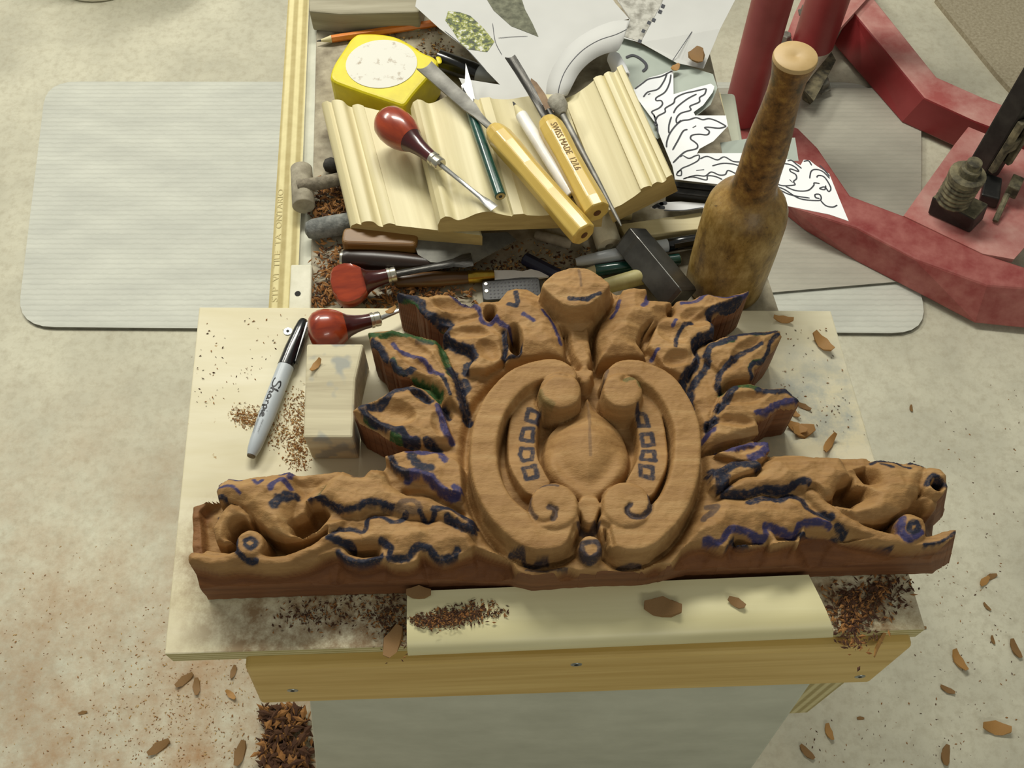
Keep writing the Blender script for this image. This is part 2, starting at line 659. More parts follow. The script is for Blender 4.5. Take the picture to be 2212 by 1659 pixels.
# plywood side rail along the left, its layers seen from above
rp = MB().loft(PX([(578, 700), (640, 700), (671, -90), (628, -90)], BZ), PX([(578, 700), (640, 700), (671, -90), (628, -90)], BZ - .12), 0, True, 1)
p0, p1 = W(609, 700, BZ), W(650, -90, BZ)
RAILDIR = (p1 - p0).normalized()
mrx = Matrix((Vector((RAILDIR.y, -RAILDIR.x, 0)), RAILDIR, Vector((0, 0, 1)))).transposed().to_4x4()
mrx.translation = p0
inv = mrx.inverted()
rp.v = [inv @ p for p in rp.v]
o = rp.build('side_rail', [m_rail_edge, m_pine_pale], bench)
o.matrix_world = mrx
# faded stamp along the rail's outer edge
tv, tf = text_mesh('STP  VI  TILE  TA  ONTARIO', 0.0078)
a0, a1 = W(599, 652, BZ + .0004), W(612, 408, BZ + .0004)
ln = max(p.x for p in tv)
dx = (a1 - a0) / ln
dy = Vector((-dx.y, dx.x, 0)).normalized()
MB().add([a0 + dx * p.x + dy * p.y for p in tv], tf).build('stamp', paint('faded_stamp_ink', '#ad9e68', '#c4b57c', 60), bench, base=BB, fix=False)
# grey-white batten between rail and top, drilled pale block at its near end
bpart('batten', MB().prism(PX([(640, 700), (668, 700), (690, -90), (672, -90)], BZ - .004), .03), paint('pale_grey_paint', '#b9b9a8', '#cfcebd', 30, .7))
bpart('stop_block', MB().prism(PX([(622, 700), (670, 700), (674, 571), (628, 571)], BZ + .008), .012), paint('speckled_white_paint', '#c9c6b0', '#dad7c3', 60, .6), bevel=.0015)
ho = W(643, 634, BZ + .0084)
bpart('peg_hole', MB().add([ho + Vector((.0028 * math.cos(k * .628), .0028 * math.sin(k * .628), 0)) for k in range(10)], [list(range(10))]), m_dark, fix=False)
# right hand rail, its end shows below the apron
rr = MB()
yR = 0.215
e = [WY(1731, 1500, yR), WY(1823, 1478, yR)]
xr0, xr1, zr0 = e[0].x - .003, e[1].x - .004, WY(1757, 1541, yR).z
rp = MB().box(-.018, .018, 0, .22, zr0 - ZP, -.055, 0, 0)
o = rp.build('side_rail', m_rail_edge, bench)
mr_ = Matrix.Rotation(math.radians(3), 4, 'Z')
mr_.translation = Vector(((xr0 + xr1) / 2, yR, ZP))
o.matrix_world = mr_
# far stretch of the right rail, seen past the papers
MB().loft(PX([(1536, 205), (1556, 200), (1586, 345), (1562, 350)], BZ - .004), PX([(1536, 205), (1556, 200), (1586, 345), (1562, 350)], BZ - .06)).build('side_rail', m_pine_pale, bench, base=BB)
# splayed pedestal
YF = 0.192
TL, TR = WY(655, 1440, YF), WY(1752, 1440, YF)
BLq, BRq = WY(682, 1659, YF), WY(1628, 1657, YF)


def ext(a, c_, z):
    t_ = (a.z - z) / (a.z - c_.z)
    return a + (c_ - a) * t_


fl, fr = ext(WY(668, 1522, YF), BLq, 0.0), ext(WY(1731, 1511, YF), BRq, 0.0)
tl, tr = ext(WY(668, 1522, YF), BLq, ZP - .055), ext(WY(1731, 1511, YF), BRq, ZP - .055)
back = Vector((0, 0.62, 0))
bpart('pedestal', MB().loft([tl, tr, tr + back, tl + back], [fl, fr, fr + back * 1.1, fl + back * 1.1]), m_greypanel, bevel=.004)
# apron board screwed to the front
ya = .172
ap = MB()
AT = -.012
top = [W(528, 1420, AT), W(1978, 1374, AT), W(1978, 1398, AT), W(528, 1446, AT)]
top = ccw(top)
pa, pb = W(528, 1446, AT), W(1974, 1397, AT)
apdir = (pb - pa).normalized()
apn = Vector((-apdir.y, apdir.x, 0))
M = Matrix((apdir, apn, Vector((0, 0, 1)))).transposed().to_4x4()
M.translation = pa
L = (pb - pa).length
ao = MB().loft([(0, 0, 0), (L, 0, 0), (L, .019, 0), (0, .019, 0)], [(-.014, 0, -.113), (L + .004, 0, -.113), (L + .004, .019, -.113), (-.014, .019, -.113)]).build('apron', m_pine, bench, bevel=.004, seg=3)
ao.matrix_world = M
Mi = M.inverted()
for (x, y) in ((632, 1493), (1245, 1437), (1858, 1463)):
    # head flush on the front face
    r_ = ray(x, y)
    o_ = Vector((0, 0, ZP + CAMH))
    d_ = Vector(r_)
    lo_, ld_ = Mi @ o_, (Mi.to_3x3() @ d_)
    t_ = (-.0006 - lo_.y) / ld_.y
    hp = lo_ + ld_ * t_
    s = MB().lathe([(0, .0046), (.0008, .0042)], 14).build('screw', m_screw, bench, smooth=True)
    s.matrix_world = M @ Matrix.Translation((hp.x, 0.0003, hp.z)) @ Matrix.Rotation(-math.pi / 2, 4, 'Z')
    s2 = MB().lathe([(0.0009, .0017), (.0011, .0017)], 4).build('screw_recess', m_dark, s)

# ------------------------------------------------------------------ plywood work board
wb_pts = PX([(355, 1414), (2000, 1360), (1795, 671), (430, 663)], 0.0)
wbase = W(1150, 1000, 0) - Vector((0, 0, .02))
wb = MB().prism(wb_pts, 0.02, 0, 1).build('plywood_board', [m_ply, m_plyedge], base=wbase, bevel=.0012)
tag(wb, 'blotchy pale plywood board on the bench under the carving', 'board')
# grey blue paint patch at the right, mottled brown blotches towards the front and left
m, nt, b = m_ply, m_ply.node_tree, m_ply.node_tree.nodes['Principled BSDF']
cur = b.inputs['Base Color'].links[0].from_socket
v = coords(nt, (1, 1, 1))


def blob(nt, cx, cy, r, soft):
    """round patch mask in local coordinates"""
    tc = nt.nodes.new('ShaderNodeTexCoord')
    d = nt.nodes.new('ShaderNodeVectorMath')
    d.operation = 'DISTANCE'
    nt.links.new(tc.outputs['Object'], d.inputs[0])
    d.inputs[1].default_value = (cx, cy, 0.02)
    mr = nt.nodes.new('ShaderNodeMapRange')
    mr.inputs[1].default_value = r
    mr.inputs[2].default_value = r - soft
    nt.links.new(d.outputs['Value'], mr.inputs[0])
    return mr.outputs[0]


def mul(nt, a, b_):
    n = nt.nodes.new('ShaderNodeMath')
    n.operation = 'MULTIPLY'
    nt.links.new(a, n.inputs[0])
    nt.links.new(b_, n.inputs[1])
    return n.outputs[0]


pp = W(1790, 900, 0) - wbase
nb = ramp(nt, noise(nt, v, 28, 5, .7), [(0.42, (0, 0, 0, 1)), (0.66, (.85, .85, .85, 1))])
cur = mix(nt, mul(nt, blob(nt, pp.x, pp.y, .09, .07), nb), cur, lin('#8f9a9b'))
for (x, y, r) in ((600, 1350, .09), (800, 1370, .10), (1900, 1330, .07), (480, 1200, .06), (1760, 1330, .06)):
    pp = W(x, y, 0) - wbase
    nb = ramp(nt, noise(nt, v, 40, 6, .75), [(0.38, (0, 0, 0, 1)), (0.62, (.8, .8, .8, 1))])
    cur = mix(nt, mul(nt, blob(nt, pp.x, pp.y, r, r * .7), nb), cur, lin('#7d5a2e'))
nt.links.new(cur, b.inputs['Base Color'])
sc = W(622, 716, .0002)
t = thing('screw_head', 'small zinc screw head in the plywood beside the black marker cap', 'screw', loc=sc)
o = MB().lathe([(0, .004), (.0006, .0038)], 14).build('head', m_screw, t, smooth=True)
o.matrix_world = Matrix.Translation(sc) @ R4
o = MB().lathe([(0.0007, .0016), (.0009, .0016)], 4).build('recess', m_dark, t)
o.matrix_world = Matrix.Translation(sc) @ R4

# stop strip: pale board with a rounded front edge lying before the carving
s0, s1, s2, s3 = W(878, 1404, .016), W(1808, 1364, .016), W(1768, 1246, .016), W(874, 1278, .016)
sd = (s1 - s0).normalized()
sn = Vector((-sd.y, sd.x, 0))
sdep = (s3 - s0).dot(sn)
M = Matrix((sd, sn, Vector((0, 0, 1)))).transposed().to_4x4()
M.translation = Vector((s0.x, s0.y, ZP + .0004))
Ls = (s1 - s0).length
prof = [(0.0, 0.0), (-.001, .004), (.001, .0085), (.006, .0125), (.015, .0152), (.022, .0158), (sdep, .0158), (sdep, 0)]
mb = MB()
n_ = len(prof)
mb.add([(0, y, z) for y, z in prof] + [(Ls - .012 * min(1, y / sdep), y, z) for y, z in prof],
       [[i, (i + 1) % n_, n_ + (i + 1) % n_, n_ + i] for i in range(n_)] + [list(range(n_))[::-1], [n_ + i for i in range(n_)]])
ss = mb.build('stop_strip', wood('greenish_pale_pine', '#e4ddb2', '#cfc592', (2, 30, 30), 1.2, .38, bmp=.05), smooth=True, angle=50)
ss.matrix_world = M
tag(ss, 'pale pine strip with rounded front edge lying in front of the carving', 'wood strip')

# pine support block under the left wing
bpts = PX([(655, 945), (762, 945), (768, 820), (786, 742), (662, 742)], .038)
bo = MB().prism(bpts, .0378).build('pine_block', wood('weathered_pine', '#cfc6a6', '#a3987c', (4, 70, 40), 1.1, .7, bmp=.25, spot='#9a9a90', spot_scale=22, spot_at=.54),
                                   base=W(700, 900, 0), bevel=.002)
tag(bo, 'weathered pine block lying on the plywood beside the left wing of the carving', 'block')

# ------------------------------------------------------------------ the carved crest (relief)
GRID = 0.0008
X0, X1, Y0, Y1 = -0.285, 0.355, 0.205, 0.515
nx, ny = int((X1 - X0) / GRID) + 1, int((Y1 - Y0) / GRID) + 1
gx = X0 + np.arange(nx) * GRID
gy = Y0 + np.arange(ny) * GRID
GX, GY = np.meshgrid(gx, gy)


def c1(p): return (740 + p[0] / 4.096, 560 + p[1] / 4.096)
def c2(p): return (1220 + p[0] / 4.096, 560 + p[1] / 4.096)
def c3(p): return (380 + p[0] / 3.456, 920 + p[1] / 3.456)
def c4(p): return (980 + p[0] / 3.191, 740 + p[1] / 3.191)
def c5(p): return (1460 + p[0] / 3.456, 900 + p[1] / 3.456)
def c0(p): return p


def P2(cf, pts, z, sm=0, closed=True):
    if cf in (c3, c5) and z < .0545:
        z = z + .008
    out = []
    for p in pts:
        q = cf(p)
        w = W(q[0], q[1], z)
        out.append((w.x, w.y))
    if sm:
        pp = out + ([out[0], out[1]] if closed else [])
        res = []
        src = [out[-1]] + pp if closed else pp
        P = np.array(src)
        lo, hi = (1, len(src) - 2) if closed else (0, len(src) - 1)
        for i in range(lo, hi):
            p0, p1, p2, p3 = P[max(i - 1, 0)], P[i], P[i + 1], P[min(i + 2, len(P) - 1)]
            for k in range(sm):
                t = k / sm
                res.append(tuple(0.5 * ((2 * p1) + (p2 - p0) * t + (2 * p0 - 5 * p1 + 4 * p2 - p3) * t * t + (3 * p1 - p0 - 3 * p2 + p3) * t ** 3)))
        if not closed:
            res.append(tuple(P[-1]))
        out = res
    return out


def win(pts, m):
    a = np.array(pts)
    i0 = max(0, int((a[:, 0].min() - m - X0) / GRID))
    i1 = min(nx, int((a[:, 0].max() + m - X0) / GRID) + 2)
    j0 = max(0, int((a[:, 1].min() - m - Y0) / GRID))
    j1 = min(ny, int((a[:, 1].max() + m - Y0) / GRID) + 2)
    return slice(j0, j1), slice(i0, i1)


def seg_d(x, y, a, b_):
    dx, dy = b_[0] - a[0], b_[1] - a[1]
    L2 = dx * dx + dy * dy + 1e-14
    t = np.clip(((x - a[0]) * dx + (y - a[1]) * dy) / L2, 0, 1)
    return np.hypot(x - a[0] - t * dx, y - a[1] - t * dy), t


def sdf_poly(poly, x, y):
    """positive inside"""
    d = np.full(x.shape, 1e9)
    ins = np.zeros(x.shape, bool)
    n = len(poly)
    for i in range(n):
        a, b_ = poly[i], poly[(i + 1) % n]
        dd, _ = seg_d(x, y, a, b_)
        d = np.minimum(d, dd)
        if a[1] != b_[1]:
            c_ = ((a[1] > y) != (b_[1] > y)) & (x < (b_[0] - a[0]) * (y - a[1]) / (b_[1] - a[1]) + a[0])
            ins ^= c_
    return np.where(ins, d, -d)


def line_d(path, x, y, radii=None):
    """distance to a path (minus a radius that varies along it)"""
    d = np.full(x.shape, 1e9)
    for i in range(len(path) - 1):
        dd, t = seg_d(x, y, path[i], path[i + 1])
        if radii is not None:
            dd = dd - (radii[i] * (1 - t) + radii[i + 1] * t)
        d = np.minimum(d, dd)
    return d


def sstep(a, b_, x):
    t = np.clip((x - a) / (b_ - a), 0, 1)
    return t * t * (3 - 2 * t)


rng = np.random.RandomState(5)


def vnoise(cell, seed):
    r = np.random.RandomState(seed)
    w_, h_ = int((X1 - X0) / cell) + 3, int((Y1 - Y0) / cell) + 3
    g = r.rand(h_, w_)
    fx, fy = (GX - X0) / cell, (GY - Y0) / cell
    ix, iy = fx.astype(int), fy.astype(int)
    tx, ty = fx - ix, fy - iy
    tx, ty = tx * tx * (3 - 2 * tx), ty * ty * (3 - 2 * ty)
    return (g[iy, ix] * (1 - tx) + g[iy, ix + 1] * tx) * (1 - ty) + (g[iy + 1, ix] * (1 - tx) + g[iy + 1, ix + 1] * tx) * ty - .5


ZT = 0.055            # height at which the outer outline was read
# ---- outline of the whole crest, anticlockwise from the left end's back corner
oc = [(399, 1069), (464, 1052), (470, 1041), (490, 1030), (513, 1031), (594, 1020), (623, 1015), (637, 1021), (658, 1021), (698, 1017),
      (739, 1014), (765, 1026), (782, 1027), (794, 1014), (811, 1010), (826, 1014), (832, 1004), (834, 989), (858, 976), (889, 962), (905, 964),
      (886, 957), (853, 947), (817, 923), (773, 900), (759, 879), (776, 864), (805, 855), (835, 834), (862, 828), (892, 826),
      (897, 816), (880, 808), (862, 804), (850, 794), (843, 781), (827, 775), (816, 755), (799, 738), (793, 714), (808, 707), (847, 711),
      (886, 716), (926, 728), (952, 733), (956, 716), (958, 700), (940, 689), (921, 682), (906, 667), (896, 653), (877, 645), (858, 637),
      (854, 629), (877, 628), (906, 633), (925, 636), (947, 631), (972, 631), (996, 645), (1016, 653), (1033, 650), (1038, 643), (1048, 636),
      (1077, 641), (1084, 637), (1096, 619), (1116, 611), (1140, 614), (1160, 622), (1171, 615), (1180, 601), (1204, 585), (1240, 578),
      (1271, 582), (1300, 597), (1318, 609), (1335, 622), (1347, 616), (1371, 611), (1398, 616), (1402, 636), (1415, 641), (1462, 643),
      (1496, 643), (1513, 633), (1537, 631), (1569, 633), (1601, 625), (1622, 625), (1611, 637), (1594, 650), (1576, 659), (1554, 667),
      (1541, 678), (1545, 690), (1546, 714), (1552, 720), (1586, 711), (1601, 709), (1635, 709), (1659, 706), (1679, 700), (1690, 704), (1694, 716),
      (1679, 741), (1664, 755), (1655, 772), (1635, 787), (1633, 804), (1620, 812), (1606, 815), (1647, 831), (1659, 837), (1698, 836), (1720, 850),
      (1732, 863), (1723, 870), (1684, 876), (1664, 890), (1638, 903), (1645, 924), (1632, 934), (1640, 946), (1662, 953), (1664, 972), (1650, 984), (1680, 972), (1720, 971), (1775, 975),
      (1822, 980), (1880, 980), (1888, 987), (1911, 984), (1937, 990), (1958, 995), (1975, 991), (1998, 998), (2010, 1006), (2030, 1010),
      (2044, 1022), (2050, 1039), (2046, 1056), (2030, 1077), (2031, 1097), (2034, 1123), (2042, 1144), (2065, 1146), (2064, 1157), (2042, 1175),
      (2038, 1181), (1500, 1198), (1440, 1216), (1400, 1224), (1300, 1226), (1240, 1230), (1150, 1236), (1100, 1224), (1000, 1222), (700, 1230), (405, 1240), (398, 1150)]
OUT = P2(c0, oc, ZT)
D = sdf_poly(OUT, GX, GY)

# ---- height map
H = np.full(GX.shape, 0.040)
wing = sstep(.285, .33, GY)
H += wing * .004


def dome(poly, hb, hr, w, keep=True, edge=.0016):
    """raise a shape: a quick step at its edge up to hb, then a round rise of hr over width w"""
    s = win(poly, .004)
    d = sdf_poly(poly, GX[s], GY[s])
    t = np.clip(d / w, 0, 1)
    tgt = hb + hr * (1 - (1 - t) ** 2)
    m = sstep(-edge, edge * .4, d)
    if keep:
        H[s] = np.where(d > -edge, np.maximum(H[s], H[s] * (1 - m) + tgt * m), H[s])
    else:
        H[s] = H[s] * (1 - m) + tgt * m


def pit(poly, h, w, edge=.0015):
    """sink a hollow with sloping sides down to h"""
    s = win(poly, .004)
    d = sdf_poly(poly, GX[s], GY[s])
    t = sstep(-edge, w, d)
    H[s] = np.where(d > -edge, np.minimum(H[s], H[s] * (1 - t) + h * t), H[s])


def band(path, radii, h, soft=.0025, rise=.0):
    """a carved strap of varying half width at height h with rounded shoulders"""
    s = win(path, max(radii) + .006)
    d = -line_d(path, GX[s], GY[s], radii)
    t = np.clip(d / soft, 0, 1)
    tgt = h - .003 * (1 - np.sqrt(np.clip(1 - (1 - t) ** 2, 0, 1))) + rise * np.clip(d / .012, 0, 1)
    m = sstep(-.0014, .0004, d)
    H[s] = np.where(d > -.0014, H[s] * (1 - m) + tgt * m, H[s])


def groove(path, r, depth):
    s = win(path, r * 3)
    d = line_d(path, GX[s], GY[s])
    H[s] -= depth * np.exp(-(d / r) ** 2)


def ridge(path, r, hgt):
    groove(path, r, -hgt)


def scoop(cf, cx, cy, rx, ry, ang, depth, z=.055):
    """a gouge facet: elliptical hollow with a crisp rim, sizes in crop pixels"""
    c_, s_ = math.cos(math.radians(ang)), math.sin(math.radians(ang))
    pts = [(cx + rx * math.cos(t) * c_ - ry * math.sin(t) * s_, cy + rx * math.cos(t) * s_ + ry * math.sin(t) * c_) for t in np.linspace(0, 2 * math.pi, 20)[:-1]]
    poly = P2(cf, pts, z)
    s = win(poly, .002)
    d = sdf_poly(poly, GX[s], GY[s])
    wmax = max(float(d.max()), 1e-5)
    H[s] -= np.where(d > 0, 1.6 * depth * (1 - (1 - np.clip(d / wmax, 0, 1)) ** 2), 0)


def ell(cf, cx, cy, rx, ry, z, n=26, ang=0):
    c_, s_ = math.cos(math.radians(ang)), math.sin(math.radians(ang))
    return P2(cf, [(cx + rx * math.cos(t) * c_ - ry * math.sin(t) * s_, cy + rx * math.cos(t) * s_ + ry * math.sin(t) * c_) for t in np.linspace(0, 2 * math.pi, n + 1)[:-1]], z)


# ground of the two ends is cut low around the heads
pit(P2(c3, [(150, 620), (230, 540), (330, 500), (520, 620), (640, 780), (1150, 760), (1180, 900), (900, 1000), (540, 1010), (400, 985), (180, 950)], .03), .024, .004)
pit(P2(c5, [(1050, 620), (1300, 700), (1500, 760), (1700, 700), (1800, 560), (2060, 420), (2100, 860), (1850, 960), (1500, 920), (1100, 720)], .03), .024, .004)

pit(P2(c3, [(-140, 440), (180, 440), (250, 560), (190, 700), (200, 930), (-140, 960)], .045), .031, .005, .003)
# ---- wings: leaf lobes, from the back ones to the front ones
HL = .051
leaf1L = P2(c1, [(462, 270), (760, 305), (850, 285), (950, 285), (1050, 345), (1200, 365), (1250, 420), (1250, 500), (1400, 600), (1440, 860), (1260, 960), (1100, 960), (1170, 850), (1130, 770), (960, 700), (890, 640), (950, 560), (740, 500), (680, 440), (600, 370)], ZT)
dome(leaf1L, HL + .001, .003, .012)
leaf1R = P2(c2, [(990, 345), (1150, 325), (1220, 285), (1430, 305), (1650, 260), (1600, 310), (1380, 430), (1270, 470), (1330, 560), (1330, 640), (1200, 670), (1130, 740), (1180, 850), (1050, 1000), (900, 950), (800, 800), (740, 750), (830, 540), (960, 430)], ZT)
dome(leaf1R, HL + .001, .003, .012)
leaf0L = P2(c1, [(1210, 335), (1380, 325), (1450, 235), (1540, 205), (1640, 215), (1760, 290), (1900, 480), (1975, 680), (1960, 850), (1560, 860), (1440, 860), (1400, 620), (1280, 510), (1220, 440)], .06)
dome(leaf0L, .053, .009, .018)
leaf0R = P2(c2, [(280, 650), (330, 520), (440, 400), (480, 310), (520, 225), (620, 205), (735, 225), (745, 315), (960, 330), (940, 420), (830, 520), (720, 600), (660, 700), (720, 800), (690, 830), (480, 850), (300, 865)], .06)
dome(leaf0R, .053, .009, .018)
leaf2L = P2(c1, [(212, 620), (440, 612), (600, 632), (760, 682), (870, 715), (950, 880), (1000, 1000), (1050, 1150), (1090, 1340), (960, 1230), (880, 1230), (860, 1150), (760, 1060), (640, 1040), (500, 1000), (420, 900), (350, 880), (270, 760)], ZT)
dome(leaf2L, HL + .001, .0035, .011)
leaf2R = P2(c2, [(1290, 690), (1500, 612), (1800, 592), (1920, 580), (1945, 640), (1820, 800), (1780, 870), (1700, 930), (1690, 1000), (1500, 1020), (1380, 1100), (1340, 1050), (1400, 950), (1250, 830), (1260, 760)], ZT)
dome(leaf2R, HL - .003, .003, .011)
leaf3L = P2(c1, [(72, 1325), (150, 1275), (300, 1225), (450, 1125), (620, 1095), (740, 1150), (860, 1260), (965, 1565), (800, 1582), (660, 1605), (450, 1565), (350, 1455), (220, 1390)], ZT)
dome(leaf3L, HL + .002, .003, .011)
leaf3R = P2(c2, [(1400, 1150), (1500, 1090), (1650, 1075), (1800, 1130), (1960, 1120), (2105, 1240), (1900, 1295), (1700, 1400), (1745, 1495), (1500, 1560), (1230, 1640), (1200, 1560), (1300, 1480), (1340, 1300)], ZT)
dome(leaf3R, HL + .001, .0035, .011)
leaf4L = P2(c3, [(1555, 240), (1700, 175), (1830, 175), (2000, 200), (2150, 300), (2140, 530), (1990, 500), (1900, 410), (1780, 380), (1680, 370)], ZT)
dome(leaf4L, HL + .001, .005, .010)
leaf4R = P2(c5, [(300, 270), (430, 215), (560, 170), (700, 170), (715, 250), (640, 330), (470, 330), (380, 300)], ZT)
dome(leaf4R, HL + .001, .004, .008)
leaf5R = P2(c5, [(260, 440), (400, 350), (600, 330), (640, 380), (520, 430), (420, 470), (340, 550), (260, 540)], ZT)
dome(leaf5R, HL, .004, .007)
# leaf hollows and folds
scoop(c1, 1000, 405, 210, 75, 8, .0045)
scoop(c1, 960, 520, 260, 60, -5, .0030)
scoop(c1, 1120, 640, 190, 60, 0, .0035)
scoop(c1, 1290, 790, 120, 90, 30, .0040)
scoop(c1, 560, 760, 260, 90, 18, .0030)
scoop(c1, 640, 900, 190, 60, 30, .0030)
scoop(c1, 430, 1350, 230, 130, 12, .0060)
scoop(c1, 850, 1450, 70, 110, -20, .0030)
scoop(c1, 690, 1210, 110, 45, 30, .0040)
scoop(c3, 1690, 290, 90, 55, 25, .0045)
scoop(c3, 1900, 330, 120, 45, 30, .0030)
scoop(c2, 1180, 500, 160, 90, 0, .0035)
scoop(c2, 1500, 380, 150, 40, -18, .0030)
scoop(c2, 960, 640, 150, 90, 20, .0035)
scoop(c2, 1000, 860, 130, 80, -10, .0045)
scoop(c2, 1620, 760, 170, 80, -35, .0035)
scoop(c2, 1480, 900, 120, 60, -20, .0030)
scoop(c2, 1600, 1230, 210, 70, -8, .0040)
scoop(c2, 1500, 1420, 190, 60, 5, .0035)
scoop(c5, 520, 250, 90, 40, -15, .0035)
groove(P2(c1, [(640, 1030), (760, 1060), (860, 1150), (890, 1230), (940, 1330)], ZT, 4, False), .0024, .006)
groove(P2(c1, [(890, 700), (870, 760), (930, 900), (1010, 1040), (1060, 1200), (1100, 1340)], ZT, 4, False), .0028, .0055)
groove(P2(c1, [(1420, 640), (1430, 760), (1440, 870)], ZT, 3, False), .0022, .004)
groove(P2(c2, [(1340, 640), (1200, 680), (1150, 780), (1120, 940), (1130, 1150)], ZT, 4, False), .0028, .005)
groove(P2(c2, [(1660, 1020), (1500, 1040), (1420, 1130), (1390, 1280), (1300, 1450)], ZT, 4, False), .0026, .006)
groove(P2(c2, [(1750, 1490), (1600, 1530), (1480, 1590), (1300, 1640)], ZT, 4, False), .0026, .006)
groove(P2(c3, [(1700, 480), (1880, 480), (1990, 550), (2140, 640)], ZT, 4, False), .0026, .004)
for k, pth in enumerate(([(480, 800), (700, 880), (820, 1000), (950, 1200)], [(600, 680), (760, 800), (880, 960), (980, 1150)], [(780, 330), (900, 450), (1200, 440)])):
    ridge(P2(c1, pth, ZT, 4, False), .0016, .0016)
for pth in ([(1880, 600), (1700, 740), (1500, 850), (1400, 950)], [(1900, 1170), (1700, 1250), (1500, 1280), (1400, 1330)], [(1560, 320), (1300, 400), (1050, 560)]):
    ridge(P2(c2, pth, ZT, 4, False), .0016, .0016)
# drilled eyes between the lobes
pit(ell(c1, 1305, 470, 50, 60, ZT), .030, .004)
pit(ell(c1, 1525, 720, 62, 125, ZT, ang=-8), .032, .004)
pit(P2(c2, [(770, 545), (720, 620), (690, 720), (740, 790), (690, 790), (640, 720), (680, 610)], ZT), .032, .004)
pit(ell(c2, 940, 440, 35, 45, ZT), .038, .004)

# ---- centre: shield ground, bands, C scrolls
CZ = .066
gpoly = P2(c4, [(100, 560), (190, 300), (400, 130), (640, 90), (860, 120), (930, 250), (1010, 130), (1180, 95), (1360, 105), (1570, 220), (1700, 490), (1720, 810), (1660, 1070), (1500, 1320), (1300, 1445), (1140, 1440), (1000, 1330), (940, 1300), (880, 1330), (740, 1420), (560, 1445), (320, 1330), (160, 1100), (100, 850)], CZ, 3)
s = win(gpoly, .01)
d = sdf_poly(gpoly, GX[s], GY[s])
m = sstep(-.006, .001, d)
H[s] = H[s] * (1 - m) + .038 * m
# moat outside the scrolls
H[s] -= .006 * np.exp(-((d + .0035) / .003) ** 2)
# inner bands with the drawn squares
band(P2(c4, [(560, 370), (490, 520), (470, 700), (490, 860), (560, 980)], .055, 6, False), [.0112] * 40, .0545, .0022)
band(P2(c4, [(1290, 400), (1345, 520), (1375, 690), (1360, 850), (1290, 1000)], .055, 6, False), [.0112] * 40, .0545, .0022)
# pear shaped boss
boss = P2(c4, [(930, 310), (985, 400), (1080, 480), (1180, 580), (1225, 720), (1215, 860), (1150, 980), (1040, 1080), (930, 1120), (820, 1080), (700, 990), (630, 880), (610, 740), (640, 600), (720, 510), (850, 430), (890, 390)], .058, 4)
dome(boss, .044, .022, .030, False, .002)
groove(boss + [boss[0]], .0014, .0045)
PXM = .000345            # metres per photo pixel hereabouts


def rad(lst): return [r_ / 3.191 * PXM for r_ in lst]


def cscroll(pts, rr, up, lo, fh):
    path = P2(c4, pts, CZ, 6, False)
    rads = rad(list(np.interp(np.linspace(0, len(rr) - 1, len(path)), range(len(rr)), rr)))
    band(path, rads, fh, .0035)
    band([P2(c4, [up[:2]], CZ + .004)[0]] * 2, rad([up[2]] * 2), fh + .005, .006)
    band([P2(c4, [lo[:2]], CZ + .002)[0]] * 2, rad([lo[2]] * 2), fh + .003, .0045)


cscroll([(770, 215), (700, 175), (600, 180), (440, 250), (310, 385), (230, 560), (205, 740), (225, 920), (295, 1085), (410, 1215), (545, 1300), (680, 1300), (770, 1220)],
        [90, 85, 85, 95, 98, 98, 97, 98, 102, 110, 122, 125, 95], (735, 325, 150), (692, 1120, 163), CZ)
cscroll([(1110, 230), (1170, 180), (1270, 180), (1420, 250), (1530, 380), (1605, 560), (1615, 740), (1590, 920), (1520, 1090), (1410, 1220), (1290, 1310), (1170, 1300), (1110, 1220)],
        [85, 80, 85, 95, 98, 97, 97, 98, 102, 110, 118, 120, 95], (1165, 325, 142), (1195, 1110, 163), CZ)
for pth in ([(520, 1110), (545, 1190), (610, 1235), (680, 1215), (705, 1160), (670, 1125)], [(1370, 1050), (1365, 1130), (1320, 1190), (1240, 1205), (1195, 1160), (1215, 1115)],
            [(590, 290), (575, 350), (610, 430), (700, 470)], [(1300, 300), (1280, 240), (1200, 225), (1165, 265)], [(600, 300), (680, 230), (790, 235)]):
    groove(P2(c4, pth, CZ + .002, 5, False), .0016, .0024)
# neck between the volutes and under the shell, with its side grooves
band(P2(c1, [(2075, 640), (2085, 760), (2130, 960), (2150, 1060)], .055, 4, False), [.0095] * 6 + [.0075] * 4 + [.0045] * 20, .056, .004)
groove(P2(c1, [(1985, 600), (1985, 740), (2010, 860), (2080, 980)], .05, 4, False), .0022, .010)
groove(P2(c2, [(310, 500), (255, 620), (250, 760), (280, 870), (230, 980)], .05, 4, False), .0022, .010)
# shell boss at the crown
shell = P2(c1, [(1740, 245), (1800, 165), (1900, 95), (2050, 68), (2180, 80), (2290, 150), (2400, 230), (2350, 340), (2260, 470), (2130, 560), (2020, 560), (1890, 480), (1800, 360)], .065, 3)
dome(shell, .054, .014, .026, False, .002)
face = P2(c1, [(1760, 240), (1820, 160), (1910, 92), (2050, 66), (2180, 80), (2290, 150), (2370, 230), (2290, 320), (2190, 395), (2060, 420), (1940, 390), (1850, 320)], .078, 3)
s = win(face, .003)
d = sdf_poly(face, GX[s], GY[s])
m = sstep(-.0022, .0006, d)
H[s] = H[s] * (1 - m) + (.078 + .002 * np.clip(d / .015, 0, 1)) * m
# bottom drop and bud
band(P2(c4, [(930, 1160), (930, 1240)], .052, 0, False), rad([75, 45]), .054, .006)
band([P2(c4, [(935, 1440)], .05)[0]] * 2, rad([78, 78]), .052, .007)
pit(P2(c4, [(820, 1330), (880, 1300), (880, 1380), (850, 1470), (780, 1460)], .045), .034, .006)
pit(P2(c4, [(1060, 1330), (1000, 1300), (1000, 1380), (1020, 1470), (1090, 1460)], .045), .034, .006)

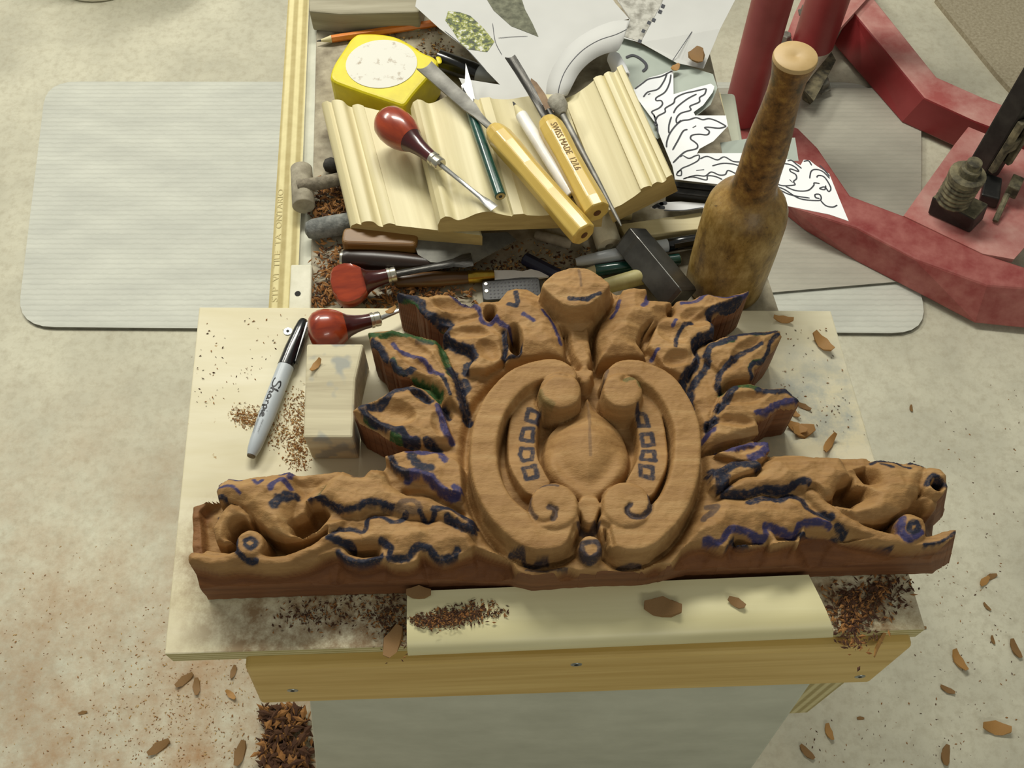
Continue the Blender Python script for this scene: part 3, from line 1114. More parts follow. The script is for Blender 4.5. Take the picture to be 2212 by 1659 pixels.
# ---- left arm and head
arm = P2(c3, [(960, 530), (1060, 500), (1120, 400), (1240, 320), (1330, 355), (1400, 360), (1450, 310), (1540, 310), (1590, 420), (1720, 500), (1900, 520), (2060, 600), (2230, 690), (2230, 800), (2050, 700), (1880, 650), (1700, 660), (1560, 600), (1450, 585), (1350, 645), (1220, 620), (1150, 550), (1060, 520)], .052)
dome(arm, .046, .009, .014)
lleaf = P2(c3, [(1125, 840), (1220, 765), (1400, 775), (1435, 680), (1550, 660), (1700, 665), (1870, 705), (2000, 670), (2100, 740), (2230, 800), (2230, 930), (2110, 900), (2020, 965), (1930, 965), (1820, 900), (1750, 975), (1600, 985), (1555, 880), (1330, 890)], .046)
dome(lleaf, .041, .006, .012)
head = P2(c3, [(285, 470), (310, 415), (380, 375), (470, 385), (740, 345), (840, 325), (885, 355), (870, 430), (900, 500), (860, 580), (850, 700), (850, 780), (930, 810), (1040, 760), (1120, 690), (1250, 680), (1220, 740), (1080, 820), (920, 860), (800, 850), (700, 790), (620, 710), (560, 640), (480, 580), (380, 540), (300, 540)], .05)
dome(head, .043, .009, .014)
beak = P2(c3, [(560, 640), (480, 565), (400, 560), (310, 640), (255, 750), (280, 850), (350, 880), (420, 850), (370, 820), (400, 750), (480, 700), (545, 715)], .046)
dome(beak, .038, .008, .010, True)
pit(ell(c3, 470, 760, 80, 55, .04, ang=-35), .024, .005)
pit(P2(c3, [(985, 555), (1090, 575), (1140, 650), (1090, 720), (1000, 765), (900, 770), (840, 735), (870, 690), (960, 640)], .045), .022, .004)
pit(P2(c3, [(860, 400), (1000, 380), (1100, 400), (1060, 480), (980, 540), (920, 560), (900, 500)], .045), .036, .006)
pit(P2(c3, [(640, 790), (720, 830), (820, 875), (950, 885), (1080, 840), (1150, 800), (1140, 850), (1000, 935), (850, 975), (700, 985), (620, 930)], .035), .020, .003)
band(P2(c3, [(140, 985), (230, 1010), (330, 1020), (430, 1000), (520, 960)], .04, 5, False), [.0034] * 40, .044, .003)
band(P2(c3, [(560, 960), (660, 1015), (800, 1010), (950, 970), (1060, 910), (1140, 860), (1230, 830), (1350, 860)], .042, 5, False), [.0037] * 60, .045, .0035)
band([P2(c3, [(560, 885)], .045)[0]] * 2, [.0100] * 2, .048, .008)
pit(P2(c3, [(1240, 900), (1340, 900), (1520, 900), (1550, 990), (1400, 1010), (1280, 980)], .036), .030, .006)

# ---- right arm and head
armR = P2(c5, [(330, 560), (480, 440), (620, 420), (680, 320), (760, 245), (900, 240), (1090, 255), (1250, 270), (1290, 380), (1330, 440), (1230, 480), (1180, 580), (1080, 590), (960, 510), (900, 490), (800, 540), (700, 520), (560, 560), (430, 560)], .052)
dome(armR, .046, .010, .016)
rleaf = P2(c5, [(60, 980), (130, 800), (250, 650), (360, 590), (520, 600), (640, 560), (760, 590), (860, 570), (950, 600), (1050, 700), (1170, 760), (1180, 800), (960, 790), (900, 850), (760, 850), (680, 800), (600, 850), (520, 820), (420, 820), (350, 920), (240, 900), (120, 930)], .047)
dome(rleaf, .041, .006, .012)
headR = P2(c5, [(1280, 370), (1440, 360), (1500, 295), (1640, 305), (1720, 345), (1780, 310), (1870, 345), (1900, 420), (1850, 500), (1830, 570), (1760, 660), (1650, 720), (1500, 770), (1350, 760), (1230, 710), (1080, 620), (1010, 560), (1120, 590), (1200, 640), (1330, 660), (1440, 590), (1420, 540), (1330, 510), (1340, 470), (1400, 480), (1500, 500), (1450, 400)], .05)
dome(headR, .043, .010, .016)
snout = P2(c5, [(1840, 400), (1900, 365), (1970, 375), (2030, 430), (2045, 520), (2000, 590), (1930, 600), (1860, 560), (1840, 500)], .05)
dome(snout, .046, .006, .008)
pit(ell(c5, 1935, 530, 55, 45, .045, ang=20), .026, .005)
dome(P2(c5, [(1780, 620), (1850, 560), (1930, 590), (1975, 640), (1950, 690), (1890, 690), (1840, 640)], .044), .038, .008, .008)
pit(P2(c5, [(1190, 580), (1230, 480), (1330, 450), (1340, 510), (1420, 540), (1430, 600), (1340, 640), (1240, 630)], .045), .021, .004)
pit(P2(c5, [(1340, 385), (1430, 360), (1500, 450), (1510, 500), (1420, 480)], .045), .028, .003)
band(P2(c5, [(1000, 580), (1080, 660), (1180, 740), (1300, 810), (1450, 880), (1600, 920), (1740, 935)], .042, 5, False), [.0040] * 60, .045, .0035)
band(P2(c5, [(1780, 940), (1880, 940), (1990, 915), (2090, 865)], .042, 5, False), [.0046] * 12 + [.0036] * 30, .044, .003)
band([P2(c5, [(1755, 830)], .046)[0]] * 2, [.0105] * 2, .048, .008)
pit(P2(c5, [(950, 830), (1150, 830), (1300, 880), (1450, 930), (1300, 950), (1100, 930), (950, 900)], .036), .031, .005)
pit(P2(c5, [(400, 930), (440, 870), (560, 900), (680, 900), (740, 950), (560, 980), (420, 975)], .036), .031, .005)
pit(P2(c5, [(680, 830), (760, 880), (860, 880), (930, 820), (920, 950), (740, 950)], .036), .033, .005)

# the arms stand nearly as high as the wings
H += .010 * (1 - sstep(.300, .330, GY)) * sstep(.027, .037, H) * (1 - sstep(.050, .062, H))
# rough sawn front face below the scalloped fringe
fr_ = (P2(c3, [(40, 1010), (140, 1020), (300, 1062), (430, 1045), (540, 1050), (690, 1066), (850, 1050), (1000, 1010), (1130, 945), (1200, 940), (1270, 1000), (1400, 1022), (1530, 990), (1600, 1022), (1700, 1032), (1790, 1005), (1830, 935), (1900, 970), (2000, 1005), (2100, 965), (2200, 930)], .044, 3, False)
       + P2(c4, [(150, 1400), (250, 1440), (390, 1480), (430, 1555), (500, 1600), (640, 1605), (780, 1545), (860, 1565), (1000, 1560), (1130, 1575), (1310, 1550), (1400, 1510), (1500, 1522), (1580, 1420)], .052, 3, False)
       + P2(c5, [(120, 945), (240, 930), (370, 972), (430, 905), (520, 945), (700, 905), (740, 945), (890, 905), (930, 930), (970, 855), (1160, 835), (1280, 885), (1500, 935), (1640, 965), (1760, 980), (1900, 965), (2010, 950), (2160, 930)], .044, 3, False))
FRONT = fr_ + [(.40, .15), (-.34, .15)]
s_ = win(FRONT, .004)
dF = np.full(GX.shape, -1.0)
dF[s_] = sdf_poly(FRONT, GX[s_], GY[s_])
tF = sstep(-.0006, .0020, dF)
tgtF = .033 - .9 * np.clip(dF, 0, .016)
H = np.where(dF > -.0006, np.minimum(H, H * (1 - tF) + tgtF * tF), H)
# gouge facets and shaky grain over everything
def facets(cell, seed, ax=1.0):
    r = np.random.RandomState(seed)
    fx, fy = (GX - X0) / cell * ax, (GY - Y0) / cell
    w_, h_ = int(fx.max()) + 4, int(fy.max()) + 4
    ox, oy = r.rand(h_, w_), r.rand(h_, w_)
    ix, iy = fx.astype(int) + 1, fy.astype(int) + 1
    best = np.full(GX.shape, 9.0)
    for a in (-1, 0, 1):
        for c_ in (-1, 0, 1):
            d_ = (ix + a - 1 + ox[iy + c_, ix + a] - fx) ** 2 + (iy + c_ - 1 + oy[iy + c_, ix + a] - fy) ** 2
            best = np.minimum(best, d_)
    return np.clip(best, 0, 1)


dG = np.full(GX.shape, -1.0)
s_ = win(gpoly, .02)
dG[s_] = sdf_poly(gpoly, GX[s_], GY[s_])
rough = 1 - sstep(-.004, .002, dG)
H += rough * (.0026 * facets(.012, 31, .7) + .0013 * facets(.006, 32, .6) - .0013)
H += rough * .0005 * vnoise(.0020, 33)
H += .0011 * vnoise(.012, 1) + .0007 * vnoise(.006, 2) + .0004 * vnoise(.0025, 3)
# light smoothing to remove the grid from steep sides
K = H.copy()
K[1:-1, 1:-1] = (H[1:-1, 1:-1] * 4 + H[:-2, 1:-1] + H[2:, 1:-1] + H[1:-1, :-2] + H[1:-1, 2:]) / 8
H = K
# the outer arris is a little worn
H -= .0006 * np.exp(-np.clip(D, 0, 1) / .0009)
H = np.maximum(H, .012)

# ---- marker ink: navy, green, violet
INK = np.zeros(GX.shape + (3,), np.float32)


def ink(cf, pts, w, ch=0, z=.055, amt=1.0, sm=4):
    path = P2(cf, pts, z, sm, False) if len(pts) > 2 else P2(cf, pts, z)
    sc_ = {c1: 4.096, c2: 4.096, c3: 3.456, c4: 3.191, c5: 3.456, c0: 1}[cf]
    r = w / sc_ * PXM * .62
    s = win(path, r * 2)
    d = line_d(path, GX[s], GY[s])
    wob = r * (1 + .55 * (NZ[s]))
    m = (1 - sstep(wob * .75, wob * 1.15 + .0002, d)) * amt
    INK[s][..., ch] = np.maximum(INK[s][..., ch], m)


NZ = vnoise(.003, 21) + .6 * vnoise(.0015, 22)
# upper left leaf
ink(c1, [(480, 290), (600, 310), (700, 380), (720, 450), (830, 510), (950, 540), (920, 620), (920, 680), (1000, 730), (1130, 780), (1160, 850), (1100, 880), (1085, 950)], 62)
ink(c1, [(480, 310), (590, 350), (660, 390), (690, 470)], 40, 1)
ink(c1, [(820, 540), (880, 570)], 30, 1)
ink(c1, [(960, 300), (1060, 360), (1180, 390), (1215, 480)], 34, 2)
ink(c1, [(1220, 500), (1240, 545), (1320, 560), (1350, 520), (1390, 570), (1490, 630)], 34, 2)
ink(c1, [(1430, 640), (1440, 760), (1430, 850)], 44)
ink(c1, [(1440, 860), (1560, 850), (1580, 760)], 26)
ink(c1, [(1530, 310), (1545, 440), (1470, 430)], 40)
ink(c1, [(1770, 450), (1850, 540), (1900, 640), (1930, 720)], 26, 2, .06)
ink(c1, [(1600, 520), (1690, 580)], 36, 2)
# second left leaf
ink(c1, [(230, 640), (330, 670), (460, 640), (600, 660), (760, 720), (860, 720)], 50, 1)
ink(c1, [(250, 720), (330, 790), (370, 880)], 70)
ink(c1, [(440, 900), (480, 960), (560, 990), (620, 960)], 55, 0)
ink(c1, [(450, 880), (470, 940), (540, 1000)], 40, 1)
ink(c1, [(440, 720), (500, 790), (620, 840), (720, 890), (790, 990), (880, 1030)], 34, 2)
ink(c1, [(880, 1040), (920, 1100), (950, 1190)], 30)
ink(c1, [(860, 720), (900, 850), (940, 950), (960, 1000)], 60, 1)
ink(c1, [(960, 950), (1020, 1060), (1050, 1200), (1100, 1350)], 80)
ink(c1, [(1080, 1010), (1110, 1070), (1060, 1130)], 50)
ink(c1, [(640, 1060), (760, 1100), (840, 1180)], 90, 1)
ink(c1, [(660, 720), (780, 740)], 40, 0, amt=.5)
# third left leaf
ink(c1, [(160, 1300), (260, 1290), (380, 1240), (450, 1160), (580, 1130), (690, 1190), (770, 1250)], 56)
ink(c1, [(160, 1310), (260, 1400), (380, 1450), (450, 1490), (530, 1520), (570, 1590), (660, 1600)], 60)
ink(c1, [(500, 1500), (570, 1560), (650, 1595)], 44, 2)
ink(c1, [(440, 1540), (500, 1570)], 70, 1)
ink(c1, [(190, 1380), (260, 1430)], 30, 1)
ink(c1, [(840, 1280), (880, 1400), (900, 1480), (960, 1570)], 52, 2)
ink(c1, [(890, 1260), (930, 1350)], 56)
ink(c1, [(740, 1590), (850, 1640)], 60)
# small lower left leaf
ink(c3, [(1730, 190), (1830, 210), (1950, 190), (2010, 270)], 40, 2)
ink(c3, [(1760, 230), (1800, 300), (1900, 340)], 60)
ink(c3, [(1610, 240), (1640, 310), (1720, 370)], 46)
ink(c3, [(1720, 400), (1780, 360), (1900, 400), (1980, 480), (2060, 530), (2120, 510), (2080, 480)], 44, 2)
# left arm
ink(c3, [(990, 530), (1080, 540), (1170, 590), (1250, 630), (1370, 620), (1440, 580), (1540, 590), (1620, 620)], 32)
ink(c3, [(1400, 600), (1500, 580), (1600, 620), (1700, 640), (1800, 650)], 44, 0, amt=.55)
ink(c3, [(1660, 630), (1700, 590), (1780, 580), (1830, 630)], 30, 0, amt=.6)
ink(c3, [(1130, 830), (1220, 770), (1310, 755), (1400, 780), (1435, 680), (1530, 670), (1600, 710), (1670, 710), (1720, 665)], 32)
ink(c3, [(1820, 650), (1880, 710), (1930, 670)], 30)
ink(c3, [(1930, 640), (2060, 630), (2160, 700), (2240, 740)], 38)
ink(c3, [(2030, 700), (2140, 760), (2220, 790)], 46)
ink(c3, [(1140, 830), (1220, 850), (1320, 880)], 36)
ink(c3, [(1530, 850), (1600, 900), (1590, 970), (1720, 970), (1800, 890), (1880, 900), (1960, 970), (2060, 960), (2100, 910)], 40)
ink(c3, [(1200, 920), (1270, 980), (1420, 1000), (1520, 950)], 44)
ink(c3, [(1330, 380), (1400, 375), (1430, 325)], 30, 0, amt=.6)
ink(c3, [(1060, 500), (1110, 450)], 28, 1, amt=.7)
ink(c3, [(300, 470), (330, 400), (400, 375), (460, 390)], 34, 2)
ink(c3, [(320, 470), (420, 465), (490, 520)], 18, 2)
ink(c3, [(780, 350), (850, 340), (850, 385)], 36, 2)
ink(c3, [(580, 400), (620, 450), (650, 420)], 22, 2)
ink(c3, [(720, 490), (740, 440), (800, 410), (860, 470)], 34, 2)
ink(c3, [(740, 610), (780, 560), (880, 520)], 60)
ink(c3, [(250, 570), (320, 530), (370, 540)], 26)
ink(c3, [(520, 870), (560, 850), (600, 880), (560, 920), (520, 890)], 30)
ink(c3, [(450, 850), (460, 930), (520, 990), (600, 1000)], 32)
# right wing
ink(c2, [(1650, 280), (1560, 310), (1420, 310), (1260, 290), (1180, 350), (1040, 375)], 32, 2)
ink(c2, [(1560, 330), (1440, 390), (1330, 420), (1280, 460), (1330, 530), (1310, 620)], 56)
ink(c2, [(1320, 640), (1210, 660), (1150, 730), (1190, 850), (1100, 960), (1060, 1060), (1130, 1180), (1140, 1300)], 64)
ink(c2, [(1270, 800), (1280, 880), (1200, 990), (1140, 1080), (1140, 1180)], 56)
ink(c2, [(1100, 1200), (1140, 1280)], 70, 2)
ink(c2, [(1510, 650), (1380, 710), (1300, 740), (1270, 820)], 56)
ink(c2, [(1500, 690), (1380, 720)], 26, 1)
ink(c2, [(1500, 640), (1600, 620), (1740, 625), (1860, 610), (1900, 580)], 32)
ink(c2, [(1690, 630), (1780, 625)], 30, 1)
ink(c2, [(1910, 620), (1830, 700), (1810, 790), (1770, 860), (1680, 890), (1650, 950), (1680, 990)], 34)
ink(c2, [(1780, 850), (1690, 870), (1640, 930)], 22, 1)
ink(c2, [(1740, 720), (1600, 780), (1520, 830), (1440, 910), (1390, 970), (1370, 1060), (1400, 1110)], 46)
ink(c2, [(1400, 1140), (1450, 1110), (1600, 1105), (1720, 1130)], 40, 1)
ink(c2, [(1500, 1120), (1440, 1220), (1370, 1290)], 70)
ink(c2, [(1720, 1140), (1850, 1170), (1980, 1160), (2060, 1220)], 50)
ink(c2, [(2050, 1230), (1900, 1260), (1780, 1330), (1700, 1350)], 46, 2)
ink(c2, [(1340, 1380), (1290, 1420)], 80)
ink(c2, [(1310, 1480), (1230, 1560)], 60, 2)
ink(c2, [(1130, 540), (1050, 590), (1000, 660), (980, 760)], 34)
ink(c2, [(740, 320), (720, 400), (690, 440)], 40, 2)
ink(c2, [(480, 380), (450, 470), (410, 530)], 30, 2)
ink(c2, [(830, 780), (780, 830)], 30, 2)
ink(c2, [(960, 570), (985, 530)], 30, 2)
ink(c1, [(2000, 430), (2080, 440), (2160, 430), (2210, 410)], 34, 0, .065)
ink(c2, [(50, 430), (180, 440), (240, 400), (300, 380)], 30, 0, .065)
# small right leaves
ink(c5, [(340, 230), (420, 240), (560, 190), (690, 190), (640, 280), (560, 310)], 52, 2)
ink(c5, [(350, 420), (460, 370), (600, 380)], 60)
ink(c5, [(300, 420), (340, 520)], 110)
ink(c5, [(240, 660), (310, 660), (270, 710), (210, 760)], 40, 0, .055, .7)
# right arm
ink(c5, [(350, 580), (480, 580), (560, 570), (680, 540), (800, 550), (900, 500), (980, 500)], 36)
ink(c5, [(550, 640), (680, 600), (770, 620), (860, 580), (950, 610), (1010, 690), (1170, 740)], 46)
ink(c5, [(230, 900), (340, 920), (410, 830), (520, 830), (620, 870), (690, 870), (680, 800), (800, 840), (900, 860), (940, 790), (1060, 770), (1170, 790)], 34, 2)
ink(c5, [(420, 960), (460, 900), (560, 950), (680, 960)], 46)
ink(c5, [(960, 850), (1100, 850), (1240, 860)], 36)
ink(c5, [(1220, 790), (1290, 840)], 34)
ink(c5, [(1150, 890), (1300, 910), (1450, 940), (1640, 960)], 22)
ink(c5, [(1480, 330), (1540, 300), (1640, 310), (1700, 350), (1740, 390)], 26)
ink(c5, [(1550, 350), (1590, 390)], 40)
ink(c5, [(1770, 330), (1850, 340)], 40)
ink(c5, [(1860, 520), (1900, 460), (1960, 490), (2020, 520), (2030, 460)], 30)
ink(c5, [(1690, 760), (1680, 850), (1740, 910), (1830, 870)], 40, 2)
ink(c5, [(1740, 810), (1790, 800), (1800, 850), (1740, 860), (1740, 810)], 34)
ink(c5, [(1860, 945), (1980, 930), (2080, 870)], 18)
# squares on the inner bands
for q in ([(515, 455), (590, 475), (575, 555), (500, 530)], [(480, 590), (550, 590), (545, 680), (465, 665)], [(470, 730), (545, 735), (540, 820), (480, 830), (455, 780)], [(480, 890), (560, 870), (575, 945), (500, 965)],
          [(1265, 480), (1320, 490), (1345, 570), (1280, 570)], [(1295, 630), (1365, 625), (1380, 700), (1305, 715)], [(1305, 755), (1380, 755), (1385, 830), (1290, 820)], [(1280, 870), (1365, 880), (1365, 960), (1280, 935)]):
    ink(c4, q + [q[0]], 26, 0, .0555, .95, 1)
ink(c4, [(930, 360), (935, 480), (935, 640), (940, 800)], 16, 0, .06, .35)
ink(c1, [(2090, 90), (2105, 170), (2110, 240)], 22, 0, .078, .45)
ink(c4, [(660, 1130), (700, 1150), (690, 1210)], 36, 0, .069, .8)
ink(c4, [(570, 1000), (640, 980), (720, 985)], 14, 0, .069, .8)
ink(c4, [(530, 1060), (530, 1140), (570, 1200)], 18, 0, .069, .7)
ink(c4, [(1355, 1050), (1355, 1130), (1300, 1195), (1220, 1190), (1195, 1140), (1220, 1115)], 30, 0, .069, .9)
ink(c4, [(1185, 250), (1270, 240), (1290, 290)], 30, 1, .071, .6)
ink(c4, [(600, 330), (620, 380), (680, 420)], 30, 1, .071, .4)
ink(c4, [(1065, 160), (1040, 230)], 20, 0, .071, .6)
ink(c4, [(880, 1420), (880, 1480), (940, 1520), (1000, 1470), (980, 1410), (890, 1420)], 30, 0, .05, .9)
ink(c4, [(870, 1300), (930, 1330), (980, 1290)], 40, 0, .05, .8)
ink(c4, [(390, 1470), (470, 1490), (510, 1540), (640, 1530)], 26, 0, .044, .9)
ink(c4, [(500, 1590), (640, 1600), (780, 1580)], 14, 0, .042, .8)
ink(c4, [(1130, 1550), (1290, 1540)], 20, 0, .044, .8)

# ---- turn the height map into a closed solid
cut = .00042
d0 = D.copy()
gyv, gxv = np.gradient(D, GRID)
nrm = np.maximum(np.hypot(gxv, gyv), .3)
near = np.abs(D) < GRID * .62
VX = np.where(near, GX - D * gxv / nrm ** 2, GX)
VY = np.where(near, GY - D * gyv / nrm ** 2, GY)
ok = (D > 0) | near
quad = ok[:-1, :-1] & ok[1:, :-1] & ok[:-1, 1:] & ok[1:, 1:]
cen = (D[:-1, :-1] + D[1:, :-1] + D[:-1, 1:] + D[1:, 1:]) > 0
quad &= cen
used = np.zeros(ok.shape, bool)
used[:-1, :-1] |= quad
used[1:, :-1] |= quad
used[:-1, 1:] |= quad
used[1:, 1:] |= quad
idx = np.full(ok.shape, -1, np.int64)
nv = int(used.sum())
idx[used] = np.arange(nv)
jj, ii = np.nonzero(quad)
quads = np.stack([idx[jj, ii], idx[jj, ii + 1], idx[jj + 1, ii + 1], idx[jj + 1, ii]], 1)
vz = H[used]
vx = VX[used]
vy = VY[used]
# boundary edges (directed) -> walls
e_all = np.concatenate([quads[:, [0, 1]], quads[:, [1, 2]], quads[:, [2, 3]], quads[:, [3, 0]]])
key = e_all[:, 0] * nv + e_all[:, 1]
rev = e_all[:, 1] * nv + e_all[:, 0]
bnd = e_all[~np.isin(key, rev)]
bverts = np.unique(bnd)
ring = {int(v_): k for k, v_ in enumerate(bverts)}
NR = 4
wx, wy, wz = [], [], []
lift = .0012                     # it rests on its own chips, a hair above the board
for lev in range(1, NR + 1):
    f_ = lev / NR
    bx_, by_, bz_ = vx[bverts], vy[bverts], vz[bverts]
    out_ = .018 * sstep(.27, .325, bx_) * f_
    wob = .0002 * np.sin(by_ * 900 + bx_ * 500 + lev * 2.1)
    front = 1 - sstep(.245, .29, by_)
    wx.append(bx_ + out_ + wob)
    wy.append(by_ + wob - .001 * front * f_)
    wz.append(bz_ * (1 - f_) + lift * f_)
AX = np.concatenate([vx] + wx)
AY = np.concatenate([vy] + wy)
AZ = np.concatenate([vz] + wz)
walls = []
nb_ = len(bverts)
la = np.array([ring[int(a)] for a in bnd[:, 0]])
lb = np.array([ring[int(a)] for a in bnd[:, 1]])
prevA, prevB = bnd[:, 0], bnd[:, 1]
for lev in range(NR):
    o_ = nv + lev * nb_
    walls.append(np.stack([prevB, prevA, la + o_, lb + o_], 1))
    prevA, prevB = la + o_, lb + o_
walls = np.concatenate(walls)
faces = np.concatenate([quads, walls])
me = bpy.data.meshes.new('carved_crest')
cb = Vector(((X0 + X1) / 2, .3, ZP))
co = np.stack([AX - cb.x, AY - cb.y, AZ], 1).astype(np.float32)
me.vertices.add(len(co))
me.vertices.foreach_set('co', co.ravel())
me.loops.add(len(faces) * 4)
me.loops.foreach_set('vertex_index', faces.ravel().astype(np.int32))
me.polygons.add(len(faces))
me.polygons.foreach_set('loop_start', np.arange(0, len(faces) * 4, 4, dtype=np.int32))
me.update(calc_edges=True)
me.polygons.foreach_set('use_smooth', np.ones(len(faces), bool))
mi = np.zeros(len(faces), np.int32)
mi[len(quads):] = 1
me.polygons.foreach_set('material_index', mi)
at = me.attributes.new('ink', 'FLOAT_COLOR', 'POINT')
ic = np.zeros((len(co), 4), np.float32)
ic[:nv, :3] = INK[used]
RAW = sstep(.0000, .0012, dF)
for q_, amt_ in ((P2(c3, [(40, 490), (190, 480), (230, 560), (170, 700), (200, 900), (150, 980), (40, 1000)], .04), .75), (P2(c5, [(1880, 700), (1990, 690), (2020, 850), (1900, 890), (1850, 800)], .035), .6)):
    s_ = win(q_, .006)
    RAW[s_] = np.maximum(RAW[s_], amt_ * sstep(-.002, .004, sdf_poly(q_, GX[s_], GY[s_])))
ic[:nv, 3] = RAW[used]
at.data.foreach_set('color', ic.ravel())
me.set_sharp_from_angle(angle=math.radians(62))
me.validate()

m_carve, nt, b = new_mat('carved_spanish_cedar')
v = coords(nt, (5, 70, 30))
n1 = noise(nt, v, 1.6, 6, .65, .3)
n2 = noise(nt, coords(nt, (1, 1, 1)), 22, 5, .6)
c = ramp(nt, n1, [(0.25, lin('#825e35')), (0.55, lin('#a47f50')), (0.8, lin('#b89768'))])
c = mix(nt, ramp(nt, n2, [(0.3, (.35, .35, .35, 1)), (0.6, (0, 0, 0, 1))]), c, lin('#8c6638'))
an = nt.nodes.new('ShaderNodeAttribute')
an.attribute_name = 'ink'
sp = nt.nodes.new('ShaderNodeSeparateColor')
nt.links.new(an.outputs['Color'], sp.inputs[0])
nk = ramp(nt, noise(nt, coords(nt, (1, 1, 1)), 320, 3, .6), [(0.28, (.72, .72, .72, 1)), (0.5, (1, 1, 1, 1))])
for ch, colr in ((1, '#2b4a22'), (2, '#38345a'), (0, '#1d2030')):
    c = mix(nt, mul(nt, sp.outputs[ch], nk), c, lin(colr))
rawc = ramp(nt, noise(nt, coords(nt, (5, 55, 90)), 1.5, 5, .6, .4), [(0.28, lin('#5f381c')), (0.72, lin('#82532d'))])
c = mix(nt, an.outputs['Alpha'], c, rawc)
nt.links.new(c, b.inputs['Base Color'])
b.inputs['Roughness'].default_value = .62
b.inputs['Specular IOR Level'].default_value = .3
bump(nt, b, noise(nt, coords(nt, (160, 420, 300)), 1.6, 5, .65), .5, .0012)
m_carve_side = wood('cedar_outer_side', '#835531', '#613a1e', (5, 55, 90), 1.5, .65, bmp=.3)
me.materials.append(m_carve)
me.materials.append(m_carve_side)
crest = bpy.data.objects.new('carved_crest', me)
COL.objects.link(crest)
crest.location = cb
tag(crest, 'carved wooden crest with scrolls, acanthus leaves and blue marker lines', 'carving')

# ------------------------------------------------------------------ moulding samples
m_poplar = wood('pale_poplar', '#dbd1a8', '#c3b688', (1.6, 55, 55), 1.2, .5, bmp=.06)
m_poplar2 = wood('poplar_end_grain', '#c2ad72', '#9a8550', (30, 12, 60), 1.2, .65, bmp=.1)


def moulding(fl, fr, bl, prof, thick, label, skew=0.0):
    P0, P1, B = W(*fl), W(*fr), W(*bl)
    ac, ex = P1 - P0, B - P0
    up = ac.cross(ex).normalized()
    M = Matrix((ex.normalized(), up.cross(ex.normalized()), up)).transposed().to_4x4()
    M.translation = P0
    Mi = M.inverted()
    n = len(prof)
    ring = [P0 + ac * s + up * h for s, h in prof]
    bot = [P0 + ac * s + up * (-thick) for s, h in (prof[-1], prof[0])]
    ring = ring + bot
    # rounded profile between the given points
    sv = [s for s, h in prof] + [prof[-1][0], prof[0][0]]
    far = [p + ex * (1 - skew * s) for p, s in zip(ring, sv)]
    V = [Mi @ p for p in ring + far]
    N = len(ring)
    mb = MB()
    mb.add(V, [[i, (i + 1) % N, N + (i + 1) % N, N + i] for i in range(N)], 0)
    mb.add(V[:N], [list(range(N))], 1)
    mb.add(V[N:], [list(range(N))], 1)
    o = mb.build('moulding_sample', [m_poplar, m_poplar2], smooth=True, angle=28)
    o.matrix_world = M
    return tag(o, label, 'moulding', 'crown moulding samples')


def rprof(pts, n=4):
    return [(p.x, p.y) for p in smoothpath([(a, b_, 0) for a, b_ in pts], n)]


moulding((757, 488, .010), (1042, 518, .006), (694, 222, .010),
         [(0, -.002), (.012, .001)] + rprof([(.05, .0045), (.085, .0035), (.09, .0062), (.13, .0090), (.18, .0092), (.215, .0045), (.25, .0035), (.255, .006), (.30, .0095), (.345, .0088)]) + [(.348, .0075), (.7, .0068), (.985, .006), (1.0, .0045)],
         .012, 'pale crown moulding sample at the left, under the red-knobbed gouge', .14)
moulding((945, 480, .031), (1302, 468, .031), (886, 228, .031),
         [(0, -.004), (.02, .004)] + rprof([(.05, .0075), (.08, .0065), (.12, .002), (.17, .004), (.24, .010), (.31, .012), (.38, .008), (.45, .0045)]) + [(.46, .007), (.52, .0075)] + rprof([(.54, .0055), (.64, .004), (.76, .007), (.88, .009)]) + [(1.0, .008)],
         .014, 'middle crown moulding sample lying under the two long gouges')
moulding((1314, 458, .028), (1456, 388, .050), (1218, 218, .028),
         [(0, 0), (.02, .002)] + rprof([(.2, .001), (.4, .0035), (.52, .006)]) + [(.53, .009)] + rprof([(.58, .0095), (.65, .008), (.68, .0055)]) + rprof([(.70, .0075), (.77, .0080), (.84, .0035), (.90, .0045)]) + [(.91, .0075), (.985, .008), (1.0, .0065)],
         .018, 'right hand crown moulding sample tilted up beside the paper leaf drawings')

P = PX([(1010, 440), (1372, 430), (1352, 290), (990, 290)], .009)
o = MB().prism(P, .0305).build('scrap_board', m_pine_pale, base=P[0] - Vector((0, 0, .0305)), bevel=.001)
tag(o, 'scrap pine board wedged under the middle and right mouldings', 'board')

# ------------------------------------------------------------------ palm gouges and long gouges
m_knob = wood('red_stained_knob', '#b0431b', '#6a1a0b', (12, 60, 60), 1.5, .3, bmp=.03, coat=.6)
m_neck = wood('dark_maroon_neck', '#4c0f10', '#2b0709', (12, 40, 40), 1.5, .28, bmp=.02, coat=.6)
m_nickel = paint('nickel', '#b9b4a4', '#d6d2c4', 50, .25, .9)
m_blade = paint('bright_steel', '#a9a9a6', '#cfcfca', 40, .3, .85, stretch=(2, 40, 40))
m_blade_d = paint('dark_steel', '#2b2a28', '#55534f', 40, .38, .7, stretch=(2, 40, 40))
m_brass = paint('brass', '#9a7d2a', '#c0a24a', 50, .3, .9)
m_graphite = paint('graphite', '#1c1c1d', '#303033', 50, .5)


